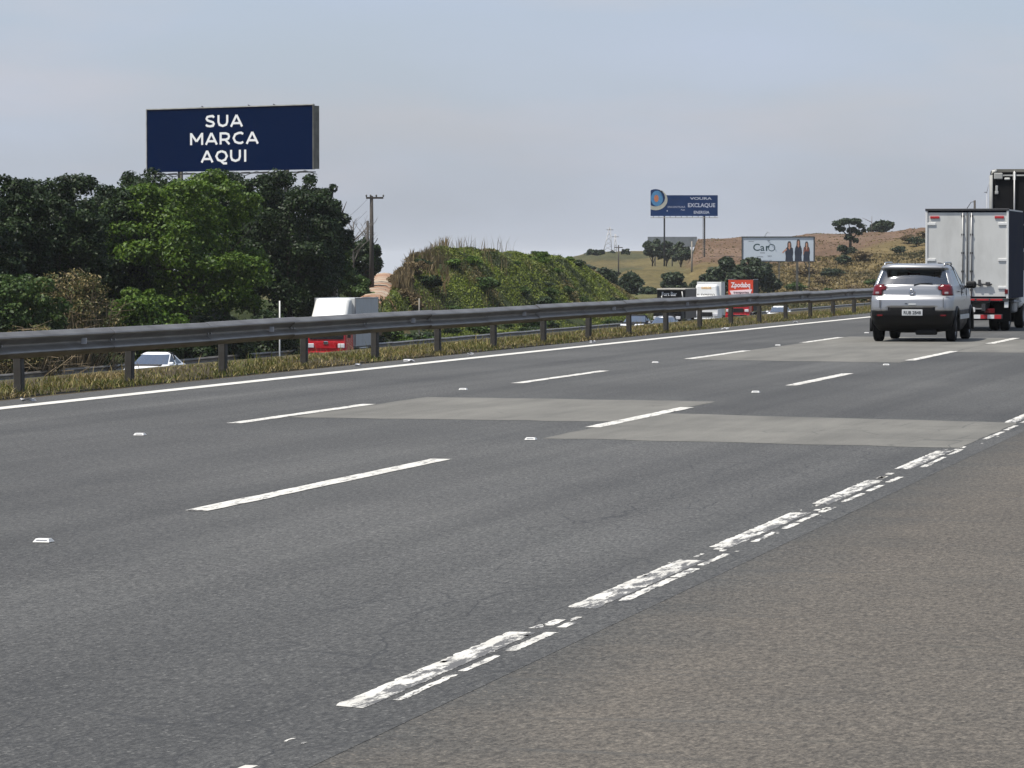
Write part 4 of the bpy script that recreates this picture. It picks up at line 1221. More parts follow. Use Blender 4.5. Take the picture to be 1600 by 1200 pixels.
polyplate('lettering', circ(ox + 26 * px, oz - 24.5 * px, 0.9 * px, 1.0 * px, n=10), -0.05, M['grey_ink'], e)
box('walkway', (0, -0.25, zb - 2.6 * px), (W * 1.01, 0.7, 0.9 * px), M['frame_pale'], e)
for k in range(12):
    x = -W / 2 + W * (k + 0.5) / 12
    tube('bracket', [(x, 0.2, zb), (x, -0.3, zb - 2.2 * px)], 0.05, M['dark_steel'], e, 5)
for u_ in (1038.3, 1101):
    x = (u_ - 1069) * px
    tube('post', [(x, 0.4, -1.5), (x, 0.4, zb + H * 0.8)], 1.35 * px, M['dark_steel'], e, 10)
x = (1099.5 - 1069) * px
tubes('ladder', [([(x - 0.10, 0.1, 0), (x - 0.10, 0.1, zb)], 0.03), ([(x + 0.16, 0.1, 0), (x + 0.16, 0.1, zb)], 0.03)] + [([(x - 0.10, 0.1, k * 0.3), (x + 0.16, 0.1, k * 0.3)], 0.02) for k in range(1, int(zb / 0.3))], M['pole_concrete'], e, 4)

# pale billboard with three women
e, W, H, zb = board('billboard', 'pale billboard reading Caro with three women in dark clothes', 1161, 1270.5, 370.5, 408, 470, -math.radians(10), 'pale_poster', 0.35)
px = W / 110.0
e.rotation_euler[1] = 0
zt = zb + H
for c, s_ in (((0, -0.03, zt + 0.03), (W + 0.3, 0.2, 0.10)), ((0, -0.03, zb - 0.03), (W + 0.3, 0.2, 0.10)), ((-W / 2 - 0.06, -0.03, zb + H / 2), (0.12, 0.2, H)), ((W / 2 + 0.08, -0.03, zb + H / 2), (0.16, 0.2, H))):
    box('frame_bar', c, s_, M['ink'], e)
lettering('lettering', 'Ca', 15.5 * px, -30 * px, -0.046, zt - 21 * px, M['teal_ink'], e, 0.015, sx=1.05)
lettering('lettering', 'r', 15.5 * px, -16.5 * px, -0.046, zt - 21 * px, M['teal_ink'], e, 0.03, sx=1.05)
V_ring, F_ring = [], []
for k in range(24):
    a = 2 * math.pi * k / 24
    for r0_ in (5.6, 4.5):
        V_ring.append((-10 * px + r0_ * px * math.cos(a), -0.048, zt - 16.2 * px + r0_ * px * math.sin(a)))
F_ring = [(2 * k, 2 * k + 1, (2 * k + 3) % 48, (2 * k + 2) % 48) for k in range(24)]
mobj('lettering', V_ring, F_ring, M['teal_ink'], e)
for s_, x_, z_, q_ in (('beleza', -24, -25.0, 3.0), ('instituto', -28, -31.0, 3.0), ('2023', -13, -30.5, 3.2), ('agende agora sua visita', -20, -36.4, 2.2), ('vida leve', -42, -7.0, 2.4), ('bela', -14, -6.0, 2.4)):
    lettering('lettering', s_, q_ * px, x_ * px, -0.046, zt + z_ * px, M['ink'], e)
def woman(cx_, top, dress, arm=None, wide=1.0, upper='dress_ink'):
    q = lambda pts: [((cx_ + a * wide) * px, zt - b * px) for a, b in pts]
    y_ = -0.050
    polyplate('printed_figure', q([(-6.2, 37.3), (-5.6, 30), (-6.4, 24), (-5.4, 17), (-3.6, top + 9.5), (3.6, top + 9.5), (5.4, 17), (6.2, 24), (5.2, 30), (6.0, 37.3)])[::-1], y_, M['dress_ink'], e)
    if upper != 'dress_ink':
        polyplate('printed_figure', q([(-4.6, 22), (-5.0, 15), (-3.4, top + 8.5), (3.4, top + 8.5), (4.6, 15), (4.2, 22)])[::-1], y_ - 0.005, M[upper], e)
    polyplate('printed_figure', q([(-3.4, top + 11), (-2.9, top + 3), (-1.6, top), (1.6, top), (2.9, top + 3), (3.4, top + 11), (0, top + 12)])[::-1], y_ - 0.010, M['hair_ink'], e)
    polyplate('printed_figure', q([(-1.3, top + 7), (-1.5, top + 3.6), (0, top + 1.8), (1.5, top + 3.6), (1.3, top + 7), (0, top + 8.4)])[::-1], y_ - 0.015, M['skin_ink'], e)
    polyplate('printed_figure', q([(-1.8, top + 9.2), (-0.8, top + 7.5), (0.8, top + 7.5), (1.8, top + 9.2), (0, top + 13.5)])[::-1], y_ - 0.012, M['skin_ink'], e)
    if arm:
        polyplate('printed_figure', q(arm)[::-1], y_ - 0.004, M['skin_ink'], e)
woman(17.5, 6.5, 'dress_ink', [(-4.6, 17), (-11, 23.5), (-10.4, 25), (-4, 20)])
woman(31.5, 3.4, 'dress_ink', None, 0.92)
woman(44.2, 6.8, 'dress_ink', [(-4.6, 18), (-6.4, 26), (-5.2, 27), (-3.6, 20)], 0.85, 'rust_ink')
for (u_, yb_) in ((1246, 450), (1244, 450), (1263.5, 424), (1190, 450), (1217, 450)):
    x = (u_ - 1215.7) * px
    tube('post', [(x, 0.3, -1.5), (x, 0.3, zb + H * 0.7)], 0.085, M['frame'], e, 6)
x = (1263.5 - 1215.7) * px
tube('brace', [(x, 0.4, zb - 16 * px), (x - 8 * px, 0.4, zb)], 0.06, M['frame'], e, 5)
tube('lamp_arm', [((1194 - 1215.7) * px, 0, zt), ((1200 - 1215.7) * px, -0.5, zt + 8 * px), ((1203 - 1215.7) * px, -0.6, zt + 6 * px)], 0.03, M['steel'], e, 5)
# grey back of a distant board
e, W, H, zb = board('billboard', 'plain grey board half hidden by hazy trees under the blue billboard', 1012, 1089, 370, 386, 705, 0.0, 'board_back', 0.3, 'board_back')
for x in (-.35 * W, 0, .35 * W):
    tube('post', [(x, 0.3, -1), (x, .3, zb + H * .9)], 0.15, M['frame'], e, 6)

# ------------------------------------------------------------------ poles, wires, pylons
def pole(name, label, u, yt, D, r, mat, rtop=None, yb=None, cat='pole'):
    t_ = P(u, yt, D); g = tz1(t_[0], t_[1])
    e = empty(name, (t_[0], t_[1], g), TH)
    tag(e, label, cat)
    H = t_[2] - g
    tube('shaft', [(0, 0, -0.6), (0, 0, H * 0.5), (0, 0, H)], [r, (r + (rtop or r)) / 2, rtop or r], M[mat], e, 8)
    return e, H
e, H = pole('utility_pole', 'dark wooden utility pole with a crossarm beside the dirt track', 580.5, 306, 258, 0.18, 'wood', 0.11)
s = FPX / 258
box('crossarm', (0.22, -0.10, H - 0.14), (27 / s, 0.10, 0.13), M['wood'], e, 0.01)
for x in (-7.5, -1, 8, 19):
    lathe('insulator', [(0, 0.0), (0, 0.05), (0.07, 0.045), (0.09, 0.07), (0.14, 0.05), (0.18, 0.0)], M['frame'], e, 8, 'Z', (0.22 + (x - 5.5) / s, -0.1, H - 0.075))
tube('side_fitting', [(0.1, -0.05, H - 76 / s), (0.28, -0.1, H - 72 / s), (0.42, -0.1, H - 66 / s)], 0.03, M['dark_steel'], e, 5)
for (name, label, u, yt, D, r, mat, rt) in [
        ('utility_pole', 'grey slim pole in front of the woodland, right of a thinner twin', 524.5, 378, 212, 0.13, 'pole_concrete', 0.10),
        ('utility_pole', 'thin grey pole just left of the thicker grey pole by the woodland', 512, 392, 214, 0.07, 'pole_concrete', 0.05),
        ('utility_pole', 'short dark pole stub left of the crossarm pole, among bare branches', 574.5, 345, 262, 0.10, 'wood', 0.09),
        ('marker_pole', 'thin white pole standing in front of the dark trees left of the red truck', 437, 470, 160, 0.035, 'pale_pole', 0.03),
        ('marker_pole', 'thin pale pole at the foot of the mound, right of the red truck', 655, 466, 226, 0.04, 'pole_concrete', 0.035),
        ('utility_pole', 'pale concrete pole between the black truck and the white truck', 1081, 377, 520, 0.14, 'pole_concrete', 0.10),
        ('utility_pole', 'thin dark pole on the far hill under the right pylon', 966.5, 383, 640, 0.12, 'wood', 0.10),
        ('utility_pole', 'slim dark pole sticking up above the white box truck roof', 1523, 313, 420, 0.16, 'wood', 0.12)]:
    e_, H_ = pole(name, label, u, yt, D, r, mat, rt)
    if D == 420:
        tube('wire_arm', [(0, 0, H_ - 0.15), (-0.4, 0, H_ - 0.2), (-0.85, 0, H_ - 0.9)], 0.04, M['dark_steel'], e_, 5)
    if D == 640:
        box('crossarm', (0, 0, H_ - 0.4), (1.4, .12, .14), M['wood'], e_)
# antenna behind the trucks
e_, H_ = pole('antenna_mast', 'faint leaning antenna mast beside the tall dark truck', 1542, 300, 500, 0.05, 'steel', 0.03)
tube('whip', [(0, 0, H_), (0.12, 0, H_ + 0.5), (0.42, 0, H_ + 1.6)], 0.03, M['steel'], e_, 5)
box('clamp', (-0.15, 0, H_ - 0.05), (0.35, 0.08, 0.12), M['steel'], e_)
# bare snag on the brown hill
t_ = P(1362, 352, 650); g = tz1(t_[0], t_[1])
e_ = empty('dead_tree', (t_[0], t_[1], g)); tag(e_, 'dead snag with one long bare branch on the brown hill crest', 'tree')
tubes('branches', [([(0, 0, -.3), (0, 0, t_[2] - g), (0.05, 0, t_[2] - g + 1.6)], [.1, .08, .03]), ([(0, 0, t_[2] - g + .5), (-.8, 0, t_[2] - g + .9), (-1.7, 0, t_[2] - g + 1.3)], [.06, .05, .02])], M['bare_twig'], e_, 5)
def wire(label, a, b, sag, r=0.012):
    a, b = np.array(a), np.array(b)
    pts = [a + (b - a) * t - np.array([0, 0, 4 * sag * t * (1 - t)]) for t in np.linspace(0, 1, 12)]
    o = empty('overhead_wire', tuple(pts[0])); tag(o, label, 'wire', 'wires on the crossarm pole')
    tube('strand', [p - pts[0] for p in pts], r, M['wire'], o, 4)
pa = P(577, 313, 258)
wire('upper thin wire running left from the crossarm pole', P(575, 310, 258), P(470, 372, 215), 0.5)
wire('lower thin wire running left from the crossarm pole', P(573, 330, 258), P(480, 395, 215), 0.3)
def pylon(label, u, yt, D, halfw, lean, seed):
    t_ = P(u, yt, D); g = tz1(t_[0], t_[1]); H = t_[2] - g
    e = empty('transmission_pylon', (t_[0], t_[1], g), TH); tag(e, label, 'pylon', 'lattice pylons on the far hill')
    for sx_ in (-1, 1):
        for sy_ in (-1, 1):
            tube('leg', [(lean + sx_ * halfw, sy_ * halfw, -1), (sx_ * 0.12, sy_ * 0.12, H)], [0.10, 0.06], M['steel'], e, 5)
    n = 9
    br = []
    for k in range(n):
        a, b = k / n, (k + 1) / n
        f = lambda t, s1, s2: (lean * (1 - t) + s1 * (halfw * (1 - t) + .12 * t), s2 * (halfw * (1 - t) + .12 * t), H * t)
        br += [([f(a, -1, -1), f(b, 1, -1)], .035), ([f(a, 1, -1), f(b, -1, -1)], .035), ([f(a, -1, 1), f(b, 1, 1)], .035)]
    tubes('bracing', br, M['steel'], e, 4)
    box('crossarm', (0, 0, H - 0.6), (1.6, 0.15, 0.15), M['steel'], e)
    return e
pylon('tall lattice pylon on the far hill, its legs spread like an A', 953, 355, 880, 1.7, -1.0, 1)
pylon('slimmer lattice pylon to the right of the taller one on the far hill', 961.5, 366, 900, 0.6, 0.0, 2)

# ------------------------------------------------------------------ vehicles
def wheel(parent, x, y, r, w, side, spokes=5, name='wheel'):
    """side = +1 outer face to +X"""
    prof = [(-w / 2, r * 0.62), (-w / 2, r * 0.90), (-w / 2 + w * 0.12, r * 0.985), (-w * 0.2, r), (w * 0.2, r), (w / 2 - w * 0.12, r * 0.985), (w / 2, r * 0.90), (w / 2, r * 0.62), (-w / 2, r * 0.62)]
    t = lathe(name, prof, M['rubber'], parent, 28, 'X', (x, y, r))
    o = side * (w / 2 - 0.02)
    lathe('rim', [(o - side * 0.05, r * 0.50), (o, r * 0.55), (o + side * 0.015, r * 0.64), (o - side * 0.03, r * 0.64)], M['alloy'], t, 24, 'X', (x, y, r))
    bm = bmesh.new()
    for k in range(spokes):
        a = 2 * math.pi * k / spokes + 0.3
        add_box(bm, (x + o - side * 0.015, y + 0.30 * r * math.cos(a), r + 0.30 * r * math.sin(a)), (0.03, r * 0.60, r * 0.15), rot=Matrix.Rotation(a, 3, 'X'))
    add_box(bm, (x + o - side * 0.01, y, r), (0.035, r * 0.26, r * 0.26), 0.02, 2)
    bm_obj('spokes', bm, M['alloy'], t)
    lathe('hub_cover', [(o - side * 0.05, 0.001), (o - side * 0.05, r * 0.6)], M['black_plastic'], t, 20, 'X', (x, y, r))
    return t
NR, NC, NS = 10, 5, 22
NH = NR + NC + NS + NC + NR
def outline(yr, yf, w, rr_, rf_, bul):
    """half outline from rear centre round the right side to front centre"""
    pts = []
    for i in range(NR + 1):
        pts.append([(w - rr_) * i / NR, 0, 0])
    for i in range(1, NC + 1):
        a = math.pi / 2 * i / NC
        pts.append([w - rr_ + rr_ * math.sin(a), rr_ * (1 - math.cos(a)), 0])
    y0, y1 = rr_, (yf - yr) - rf_
    for i in range(1, NS + 1):
        t = i / NS
        pts.append([w + 0.018 * math.sin(math.pi * t) - 0.03 * max(0, t - 0.75) ** 2 * 16 * 0.5, y0 + (y1 - y0) * t, 0])
    for i in range(1, NC + 1):
        a = math.pi / 2 * i / NC
        pts.append([w - rf_ + rf_ * math.cos(a) - 0.015, y1 + rf_ * math.sin(a), 0])
    for i in range(1, NR + 1):
        pts.append([(w - rf_ - 0.015) * (1 - i / NR), (yf - yr), 0])
    out = []
    for x, y, _ in pts:
        f = (x / w) ** 2
        if y < (yf - yr) / 2: y2 = y + bul * f
        else: y2 = y - bul * 1.6 * f
        out.append((x, yr + y2))
    return out
def car(name, label, pos, rz, levels, sub, zones, wheels, paint, wr=0.29, ww=0.17, group=None, seats=True, arch=0.36, archmat='black_plastic'):
    """levels: (z, rear y, front y, half width, rear corner, front corner, bulge); zones: part, material, level a..b, cells j0..j1, both sides"""
    e = empty(name, pos, rz)
    tag(e, label, 'car', group)
    rows = []; lev = []
    for a, b, li in zip(levels[:-1], levels[1:], range(len(levels))):
        for k in range(sub):
            t = k / sub
            rows.append(tuple(x * (1 - t) + y_ * t for x, y_ in zip(a, b))); lev.append(li)
    rows.append(levels[-1])
    V_ = []
    for r in rows:
        o = outline(*r[1:])
        ring = [(x, y, r[0]) for x, y in o] + [(-x, y, r[0]) for x, y in o[1:-1][::-1]]
        V_ += ring
    n = 2 * NH
    cells = {}
    assign = {}
    for part, mt, l0, l1, j0, j1, both in zones:
        for ri, li in enumerate(lev):
            if l0 <= li < l1:
                for j in range(j0, j1):
                    assign[(ri, j)] = (part, mt, 'r')
                    if both != 'r': assign[(ri, n - 1 - j)] = (part, mt, 'c' if both == 'c' else 'l')
    for ri in range(len(rows) - 1):
        for j in range(n):
            q = (ri * n + j, ri * n + (j + 1) % n, (ri + 1) * n + (j + 1) % n, (ri + 1) * n + j)
            c = np.mean([V_[i] for i in q], axis=0)
            if any(math.hypot(c[1] - wy, c[2] - wr) < arch - 0.02 and abs(c[0]) > 0.5 for wy in wheels) and (ri, j) not in assign:
                continue
            if any(math.hypot(c[1] - wy, c[2] - wr) < arch - 0.02 and abs(c[0]) > 0.6 for wy in wheels) and NR + NC <= min(j, n - 1 - j) < NR + NC + NS:
                continue
            key = assign.get((ri, j), ('body', paint, 'c'))
            key = (key[0], key[1], 'c' if both_center(key, zones) else key[2])
            cells.setdefault(key, []).append(q)
    for (part, mt, sd), fs in cells.items():
        used = sorted({i for f in fs for i in f}); mp = {a: b for b, a in enumerate(used)}
        FF = [tuple(mp[i] for i in f) for f in fs]
        VV = [V_[i] for i in used]
        if part == 'body':
            b0 = len(VV); VV = VV + V_[-n:] ; FF = FF + [tuple(range(b0, b0 + n))]
        o = mobj(part, VV, FF, M[mt], e, True)
        if part not in ('window', 'rear_window', 'windshield'):
            o.data.materials.append(M['interior']); md = o.modifiers.new('thickness', 'SOLIDIFY'); md.thickness = 0.02; md.offset = -1; md.material_offset = 1
        if part in ('tail_light', 'headlight'):
            for v in o.data.vertices: v.co.y += -0.012 if part == 'tail_light' else 0.012
    # underside and inside
    zf = levels[0][0]; w = levels[0][3]; yr, yf = levels[0][1], levels[0][2]
    box('underbody', (0, (yr + yf) / 2, zf + 0.05), (w * 1.2, (yf - yr) * 0.92, 0.16), M['black_plastic'], e)
    for i, wy in enumerate(wheels):
        for sx_ in (-1, 1):
            wheel(e, sx_ * (levels[3][3] - ww / 2 - 0.01), wy, wr, ww, sx_)
            xa = sx_ * (levels[3][3] + 0.002)
            tube('wheel_arch', [(xa, wy + arch * math.cos(a), wr + arch * math.sin(a)) for a in np.linspace(-0.25, math.pi + 0.25, 18)], 0.035, M[archmat], e, 6)
    if seats:
        for sx_ in (-0.36, 0.36):
            box('seat', (sx_, (yr + yf) * 0.47, 0.85), (0.46, 0.18, 0.62), M['interior'], e, 0.06)
            box('headrest', (sx_, (yr + yf) * 0.47 - 0.03, 1.25), (0.25, 0.10, 0.17), M['interior'], e, 0.04)
            box('headrest', (sx_ * 1.1, yr + 0.95, 1.10), (0.24, 0.10, 0.13), M['interior'], e, 0.04)
        box('seat', (0, yr + 1.0, 0.78), (1.16, 0.18, 0.5), M['interior'], e, 0.06)
        box('dashboard', (0, (yr + yf) * 0.70, 0.88), (1.25, 0.4, 0.2), M['interior'], e, 0.06)
    return e
def both_center(key, zones):
    return any(z[0] == key[0] and z[6] == 'c' for z in zones)
JS = NR + NC                       # first side cell
JF = NR + NC + NS                  # first front corner cell

# --- silver hatchback ahead
SUV = [(0.20, 0.26, 3.40, 0.66, 0.12, 0.25, 0.05), (0.34, 0.08, 3.58, 0.755, 0.15, 0.30, 0.06), (0.50, 0.01, 3.66, 0.782, 0.15, 0.32, 0.07), (0.595, 0.00, 3.68, 0.788, 0.15, 0.32, 0.07),
       (0.66, 0.00, 3.68, 0.788, 0.15, 0.32, 0.07), (0.80, 0.015, 3.66, 0.786, 0.15, 0.32, 0.07), (0.855, 0.055, 3.62, 0.782, 0.14, 0.32, 0.07), (0.88, 0.085, 3.56, 0.776, 0.14, 0.32, 0.07), (0.985, 0.10, 3.36, 0.765, 0.14, 0.3, 0.07), (1.055, 0.125, 2.74, 0.748, 0.13, 0.22, 0.07),
       (1.085, 0.14, 2.68, 0.738, 0.15, 0.2, 0.10), (1.22, 0.226, 2.42, 0.696, 0.15, 0.2, 0.11), (1.36, 0.341, 2.14, 0.650, 0.15, 0.2, 0.11), (1.40, 0.30, 2.02, 0.636, 0.14, 0.2, 0.08), (1.445, 0.34, 1.86, 0.60, 0.16, 0.2, 0.08), (1.468, 0.42, 1.72, 0.54, 0.18, 0.2, 0.08), (1.480, 0.75, 1.45, 0.36, 0.15, 0.15, 0.05)]
zones = [('bumper', 'black_plastic', 0, 3, 0, NH, 'c'), ('bumper', 'black_plastic', 3, 4, 0, 7, 'c'), ('bumper', 'black_plastic', 4, 4, 0, 5, 'c'),
         ('tail_light', 'red_lens', 7, 8, 9, NR + NC - 1, 'lr'), ('tail_light', 'red_lens', 8, 9, 8, NR + NC - 1, 'lr'), ('tail_light', 'red_lens', 9, 10, 9, NR + NC - 2, 'lr'),
         ('rear_window', 'glass', 10, 12, 0, NR + 2, 'c'), ('windshield', 'glass', 10, 12, JF + 1, NH, 'c'),
         ('window', 'glass_dark', 10, 12, JS + 2, JS + 10, 'lr'), ('window', 'glass_dark', 10, 12, JS + 11, JF - 1, 'lr')]
cp = G(1430, 534)
suv = car('hatchback', 'silver compact hatchback driving away in the middle lane, seen from behind', (-8.76, 71.6, 0.0), 0.0, SUV, 4, zones, (0.62, 3.04), 'silver', 0.285, 0.175)
y_ = lambda z: np.interp(z, [l[0] for l in SUV], [l[1] for l in SUV])
box('number_plate', (0.02, -0.012, 0.555), (0.39, 0.02, 0.115), M['plate'], suv, 0.006)
pl = suv.children[-1]
lettering('plate_text', 'RUB 2B48', 0.085, 0.02, -0.024, 0.525, M['ink'], suv, 0.002, sx=0.92)
box('handle_recess', (0.02, 0.004, 0.705), (0.15, 0.03, 0.035), M['box_shade_trim'], suv, 0.012)
box('badge_script', (-0.10, 0.003, 0.725), (0.045, 0.012, 0.012), M['black_plastic'], suv)
lathe('emblem', [(-0.006, 0.062), (-0.022, 0.056), (-0.022, 0.040), (-0.006, 0.034)], M['chrome'], suv, 20, 'Y', (0.0, 0.092, 0.945))
bm = bmesh.new(); add_box(bm, (0.0, 0.080, 0.945), (0.10, 0.012, 0.016)); bm_obj('emblem', bm, M['chrome'], suv)
for sx_ in (-1, 1):
    box('reverse_lamp', (sx_ * 0.655, 0.085, 0.925), (0.075, 0.02, 0.045), M['lamp_grey'], suv, 0.012, rot=Matrix.Rotation(sx_ * 0.15, 3, 'Z'))
    box('bumper_reflector', (sx_ * 0.60, 0.045, 0.50), (0.11, 0.02, 0.03), M['red_lens'], suv, 0.006, rot=Matrix.Rotation(sx_ * 0.13, 3, 'Z'))
    tube('roof_rail', [(sx_ * 0.565, 0.48, 1.452), (sx_ * 0.57, 0.62, 1.495), (sx_ * 0.57, 1.5, 1.498), (sx_ * 0.56, 1.72, 1.455)], 0.018, M['silver'], suv, 6)
    m_ = box('door_mirror', (sx_ * 0.885, 2.28, 1.07), (0.20, 0.11, 0.14), M['black_plastic'], suv, 0.045, 3)
    box('mirror_arm', (sx_ * 0.775, 2.30, 1.03), (0.10, 0.05, 0.05), M['black_plastic'], suv, 0.012)
    for yy in (1.42, 2.26):
        box('door_gap', (sx_ * 0.795, yy, 0.76), (0.012, 0.012, 0.50), M['black_plastic'], suv)
    box('door_handle', (sx_ * 0.803, 1.62, 0.93), (0.025, 0.16, 0.03), M['silver'], suv, 0.008)
    box('door_handle', (sx_ * 0.803, 0.98, 0.95), (0.025, 0.14, 0.03), M['silver'], suv, 0.008)
    box('side_moulding', (sx_ * 0.795, 1.83, 0.46), (0.03, 1.65, 0.09), M['box_shade_trim'], suv, 0.01)
    box('panel_gap', (sx_ * 0.60, 0.025, 0.745), (0.008, 0.02, 0.19), M['ink'], suv)
tube('aerial', [(0.0, 0.62, 1.46), (0.0, 0.50, 1.58)], [0.008, 0.004], M['black_plastic'], suv, 5)
tube('wiper', [(0.03, 0.13, 1.07), (0.15, 0.15, 1.10), (0.38, 0.155, 1.11)], [0.014, 0.010, 0.006], M['black_plastic'], suv, 5)
box('spoiler', (0, 0.31, 1.405), (1.12, 0.16, 0.035), M['silver'], suv, 0.014)
box('stop_lamp', (0, 0.262, 1.385), (0.26, 0.02, 0.018), M['red_lens'], suv)
box('exhaust_box', (0.25, 0.32, 0.19), (0.4, 0.2, 0.12), M['black_plastic'], suv, 0.03)
tube('rear_axle', [(-0.62, 0.62, 0.26), (0.62, 0.62, 0.26)], 0.05, M['black_plastic'], suv)

# --- oncoming saloon cars (built nose towards local +Y, turned to face the camera)
SED = [(0.18, 0.20, 4.20, 0.72, 0.2, 0.35, 0.06), (0.34, 0.05, 4.34, 0.83, 0.25, 0.45, 0.08), (0.50, 0.0, 4.40, 0.855, 0.25, 0.48, 0.09), (0.62, 0.02, 4.38, 0.86, 0.25, 0.48, 0.10), (0.74, 0.05, 4.26, 0.855, 0.25, 0.46, 0.10),
       (0.84, 0.10, 3.95, 0.845, 0.24, 0.40, 0.10), (0.93, 0.20, 3.10, 0.82, 0.22, 0.26, 0.10), (0.96, 0.42, 3.02, 0.80, 0.2, 0.22, 0.10), (1.18, 0.90, 2.58, 0.715, 0.2, 0.2, 0.10), (1.36, 1.22, 2.22, 0.635, 0.2, 0.2, 0.10), (1.42, 1.38, 2.05, 0.58, 0.2, 0.2, 0.10), (1.455, 1.6, 1.85, 0.46, 0.1, 0.1, 0.05)]
zs = [('windshield', 'glass_sky', 7, 9, JF + 1, NH, 'c'), ('rear_window', 'glass_dark', 7, 9, 0, NR + 1, 'c'), ('window', 'glass_dark', 7, 9, JS + 2, JS + 10, 'lr'), ('window', 'glass_dark', 7, 9, JS + 11, JF - 1, 'lr'),
      ('headlight', 'clear_lens', 4, 5, JF, JF + NC + 3, 'lr'), ('bumper', 'black_plastic', 1, 2, JF + NC + 2, NH, 'c'), ('grille', 'black_plastic', 3, 4, JF + NC + 4, NH, 'c')]
def sedan(label, u, D, paint, group=None, zg=ZO + 0.06, scale=1.0):
    q = P(u, 500, D)
    c = car('saloon_car', label, (q[0], q[1], zg), math.pi, SED, 3, zs, (0.85, 3.45), paint, 0.31, 0.2, group, arch=0.37, archmat='black_plastic')
    for sx_ in (-1, 1):
        box('door_mirror', (sx_ * 0.93, 2.72, 0.99), (0.20, 0.12, 0.14), M[paint], c, 0.045, 3)
    box('number_plate', (0, 4.41, 0.46), (0.4, 0.02, 0.12), M['plate'], c)
    c.scale = (scale,) * 3
    return c
q = sedan('white saloon car coming the other way, half hidden behind the grass verge', 266, 160, 'bright_white')
sedan('silver car coming the other way, low under the guardrail in front of the black truck', 1047, 262, 'silver')
sedan('dark stand-in car low under the guardrail, left of the silver car', 1003, 268, 'black_paint')  # added car body that fills an unidentified dark area
HAT = [(z, yr * 0.4, min(yf, 3.75 if z < 0.9 else yf), w, a, b, c_) for z, yr, yf, w, a, b, c_ in SED]
sedan('small white car seen between two guardrail posts on the right', 1224, 318, 'bright_white')
sedan('distant white car whose roof peeks over the guardrail left of the silver hatchback', 1311, 560, 'bright_white', zg=-3.0, scale=1.25)

# --- trucks
def truck_wheels(e, ys, xw, r, w, dual=()):
    for y in ys:
        for sx_ in (-1, 1):
            wheel(e, sx_ * xw, y, r, w, sx_, 6)
            if y in dual: wheel(e, sx_ * (xw - w - 0.03), y, r, w, sx_, 6)
# white box truck ahead (heading +Y)
tk = empty('box_truck', (-8.93, 82.9, 0.0)); tag(tk, 'small white box truck driving away just ahead of the silver hatchback', 'truck')
BW, BZ0, BZ1, BL = 1.80, 0.70, 2.63, 3.6
box('cargo_box', (0, BL / 2 + 0.03, (BZ0 + BZ1) / 2), (BW - 0.02, BL - 0.02, BZ1 - BZ0 - 0.02), M['navy_side'], tk)
box('roof_panel', (0, BL / 2 + 0.03, BZ1 + 0.008), (BW - 0.06, BL - 0.1, 0.03), M['white_box'], tk)
for sx_ in (-1, 1):
    dr = box('rear_door', (sx_ * 0.434, 0.0, (BZ0 + BZ1) / 2), (0.858, 0.05, BZ1 - BZ0 - 0.10), M['white_box'], tk, 0.008)
    for k, z in enumerate((0.95, 1.55, 2.33)):
        box('hinge', (sx_ * 0.79, -0.034, z), (0.22, 0.02, 0.055), M['white'], dr, 0.006)
    box('marker_lamp', (sx_ * 0.70, -0.034, BZ1 - 0.155), (0.20, 0.02, 0.05), M['red_tape'], dr, 0.005)
    xs_ = (0.10, 0.05) if sx_ > 0 else (-0.09, -0.02)
    tube('lock_bar', [(xs_[0], -0.045, BZ0 + 0.05), (xs_[0], -0.045, BZ1 - 0.06)], 0.014, M['steel'], dr, 8)
    for z in (0.9, 1.3, 1.7, 2.1, 2.5):
        box('bar_guide', (xs_[0], -0.042, z), (0.06, 0.03, 0.04), M['dark_steel'], dr)
    box('corner_post', (sx_ * (BW / 2 - 0.02), -0.005, (BZ0 + BZ1) / 2), (0.045, 0.08, BZ1 - BZ0), M['white'], tk, 0.006)
tube('lock_bar', [(0.015, -0.045, BZ0 + 0.05), (0.015, -0.045, BZ1 - 0.06)], 0.010, M['dark_steel'], tk, 6)
tubes('door_handle', [([(0.12, -0.06, 1.02), (0.55, -0.06, 1.02)], 0.018)], M['dark_steel'], tk)
box('handle_catch', (0.28, -0.06, 1.05), (0.06, 0.04, 0.14), M['dark_steel'], tk, 0.01)
box('handle_catch', (0.46, -0.06, 1.03), (0.10, 0.04, 0.08), M['dark_steel'], tk, 0.01)
box('header_rail', (0, -0.005, BZ1 + 0.01), (BW + 0.02, 0.10, 0.05), M['dark_steel'], tk, 0.008)
box('sill_rail', (0, -0.005, BZ0 - 0.02), (BW, 0.12, 0.07), M['dark_steel'], tk, 0.008)
for k in range(5):
    box('sill_tape', (-0.55 + 0.30 * k, -0.07, BZ0 - 0.015), (0.26, 0.008, 0.035), M['red_tape'] if k > 1 else M['box_shade_trim'], tk)
for sx_ in (-1, 1):
    box('chassis_rail', (sx_ * 0.38, 2.3, 0.52), (0.08, 5.0, 0.16), M['dark_steel'], tk)
    box('mudguard_flap', (sx_ * 0.72, 0.50, 0.42), (0.36, 0.02, 0.42), M['rubber'], tk)
    box('tail_light', (sx_ * 0.50, -0.02, 0.44), (0.22, 0.05, 0.10), M['red_lens'], tk, 0.01)
    box('side_lamp', (sx_ * 0.86, -0.03, 0.86), (0.07, 0.05, 0.10), M['red_lens'], tk, 0.01)
    box('mud_plate', (sx_ * 0.86, -0.03, 0.585), (0.09, 0.03, 0.15), M['white'], tk, 0.006)
bb = box('rear_bumper', (0, -0.02, 0.315), (1.55, 0.08, 0.10), M['dark_steel'], tk, 0.01)
for k in range(10):
    box('bumper_tape', (-0.68 + 0.151 * k, -0.064, 0.315), (0.148, 0.006, 0.085), M['red_tape'] if k % 2 else M['white'], bb)
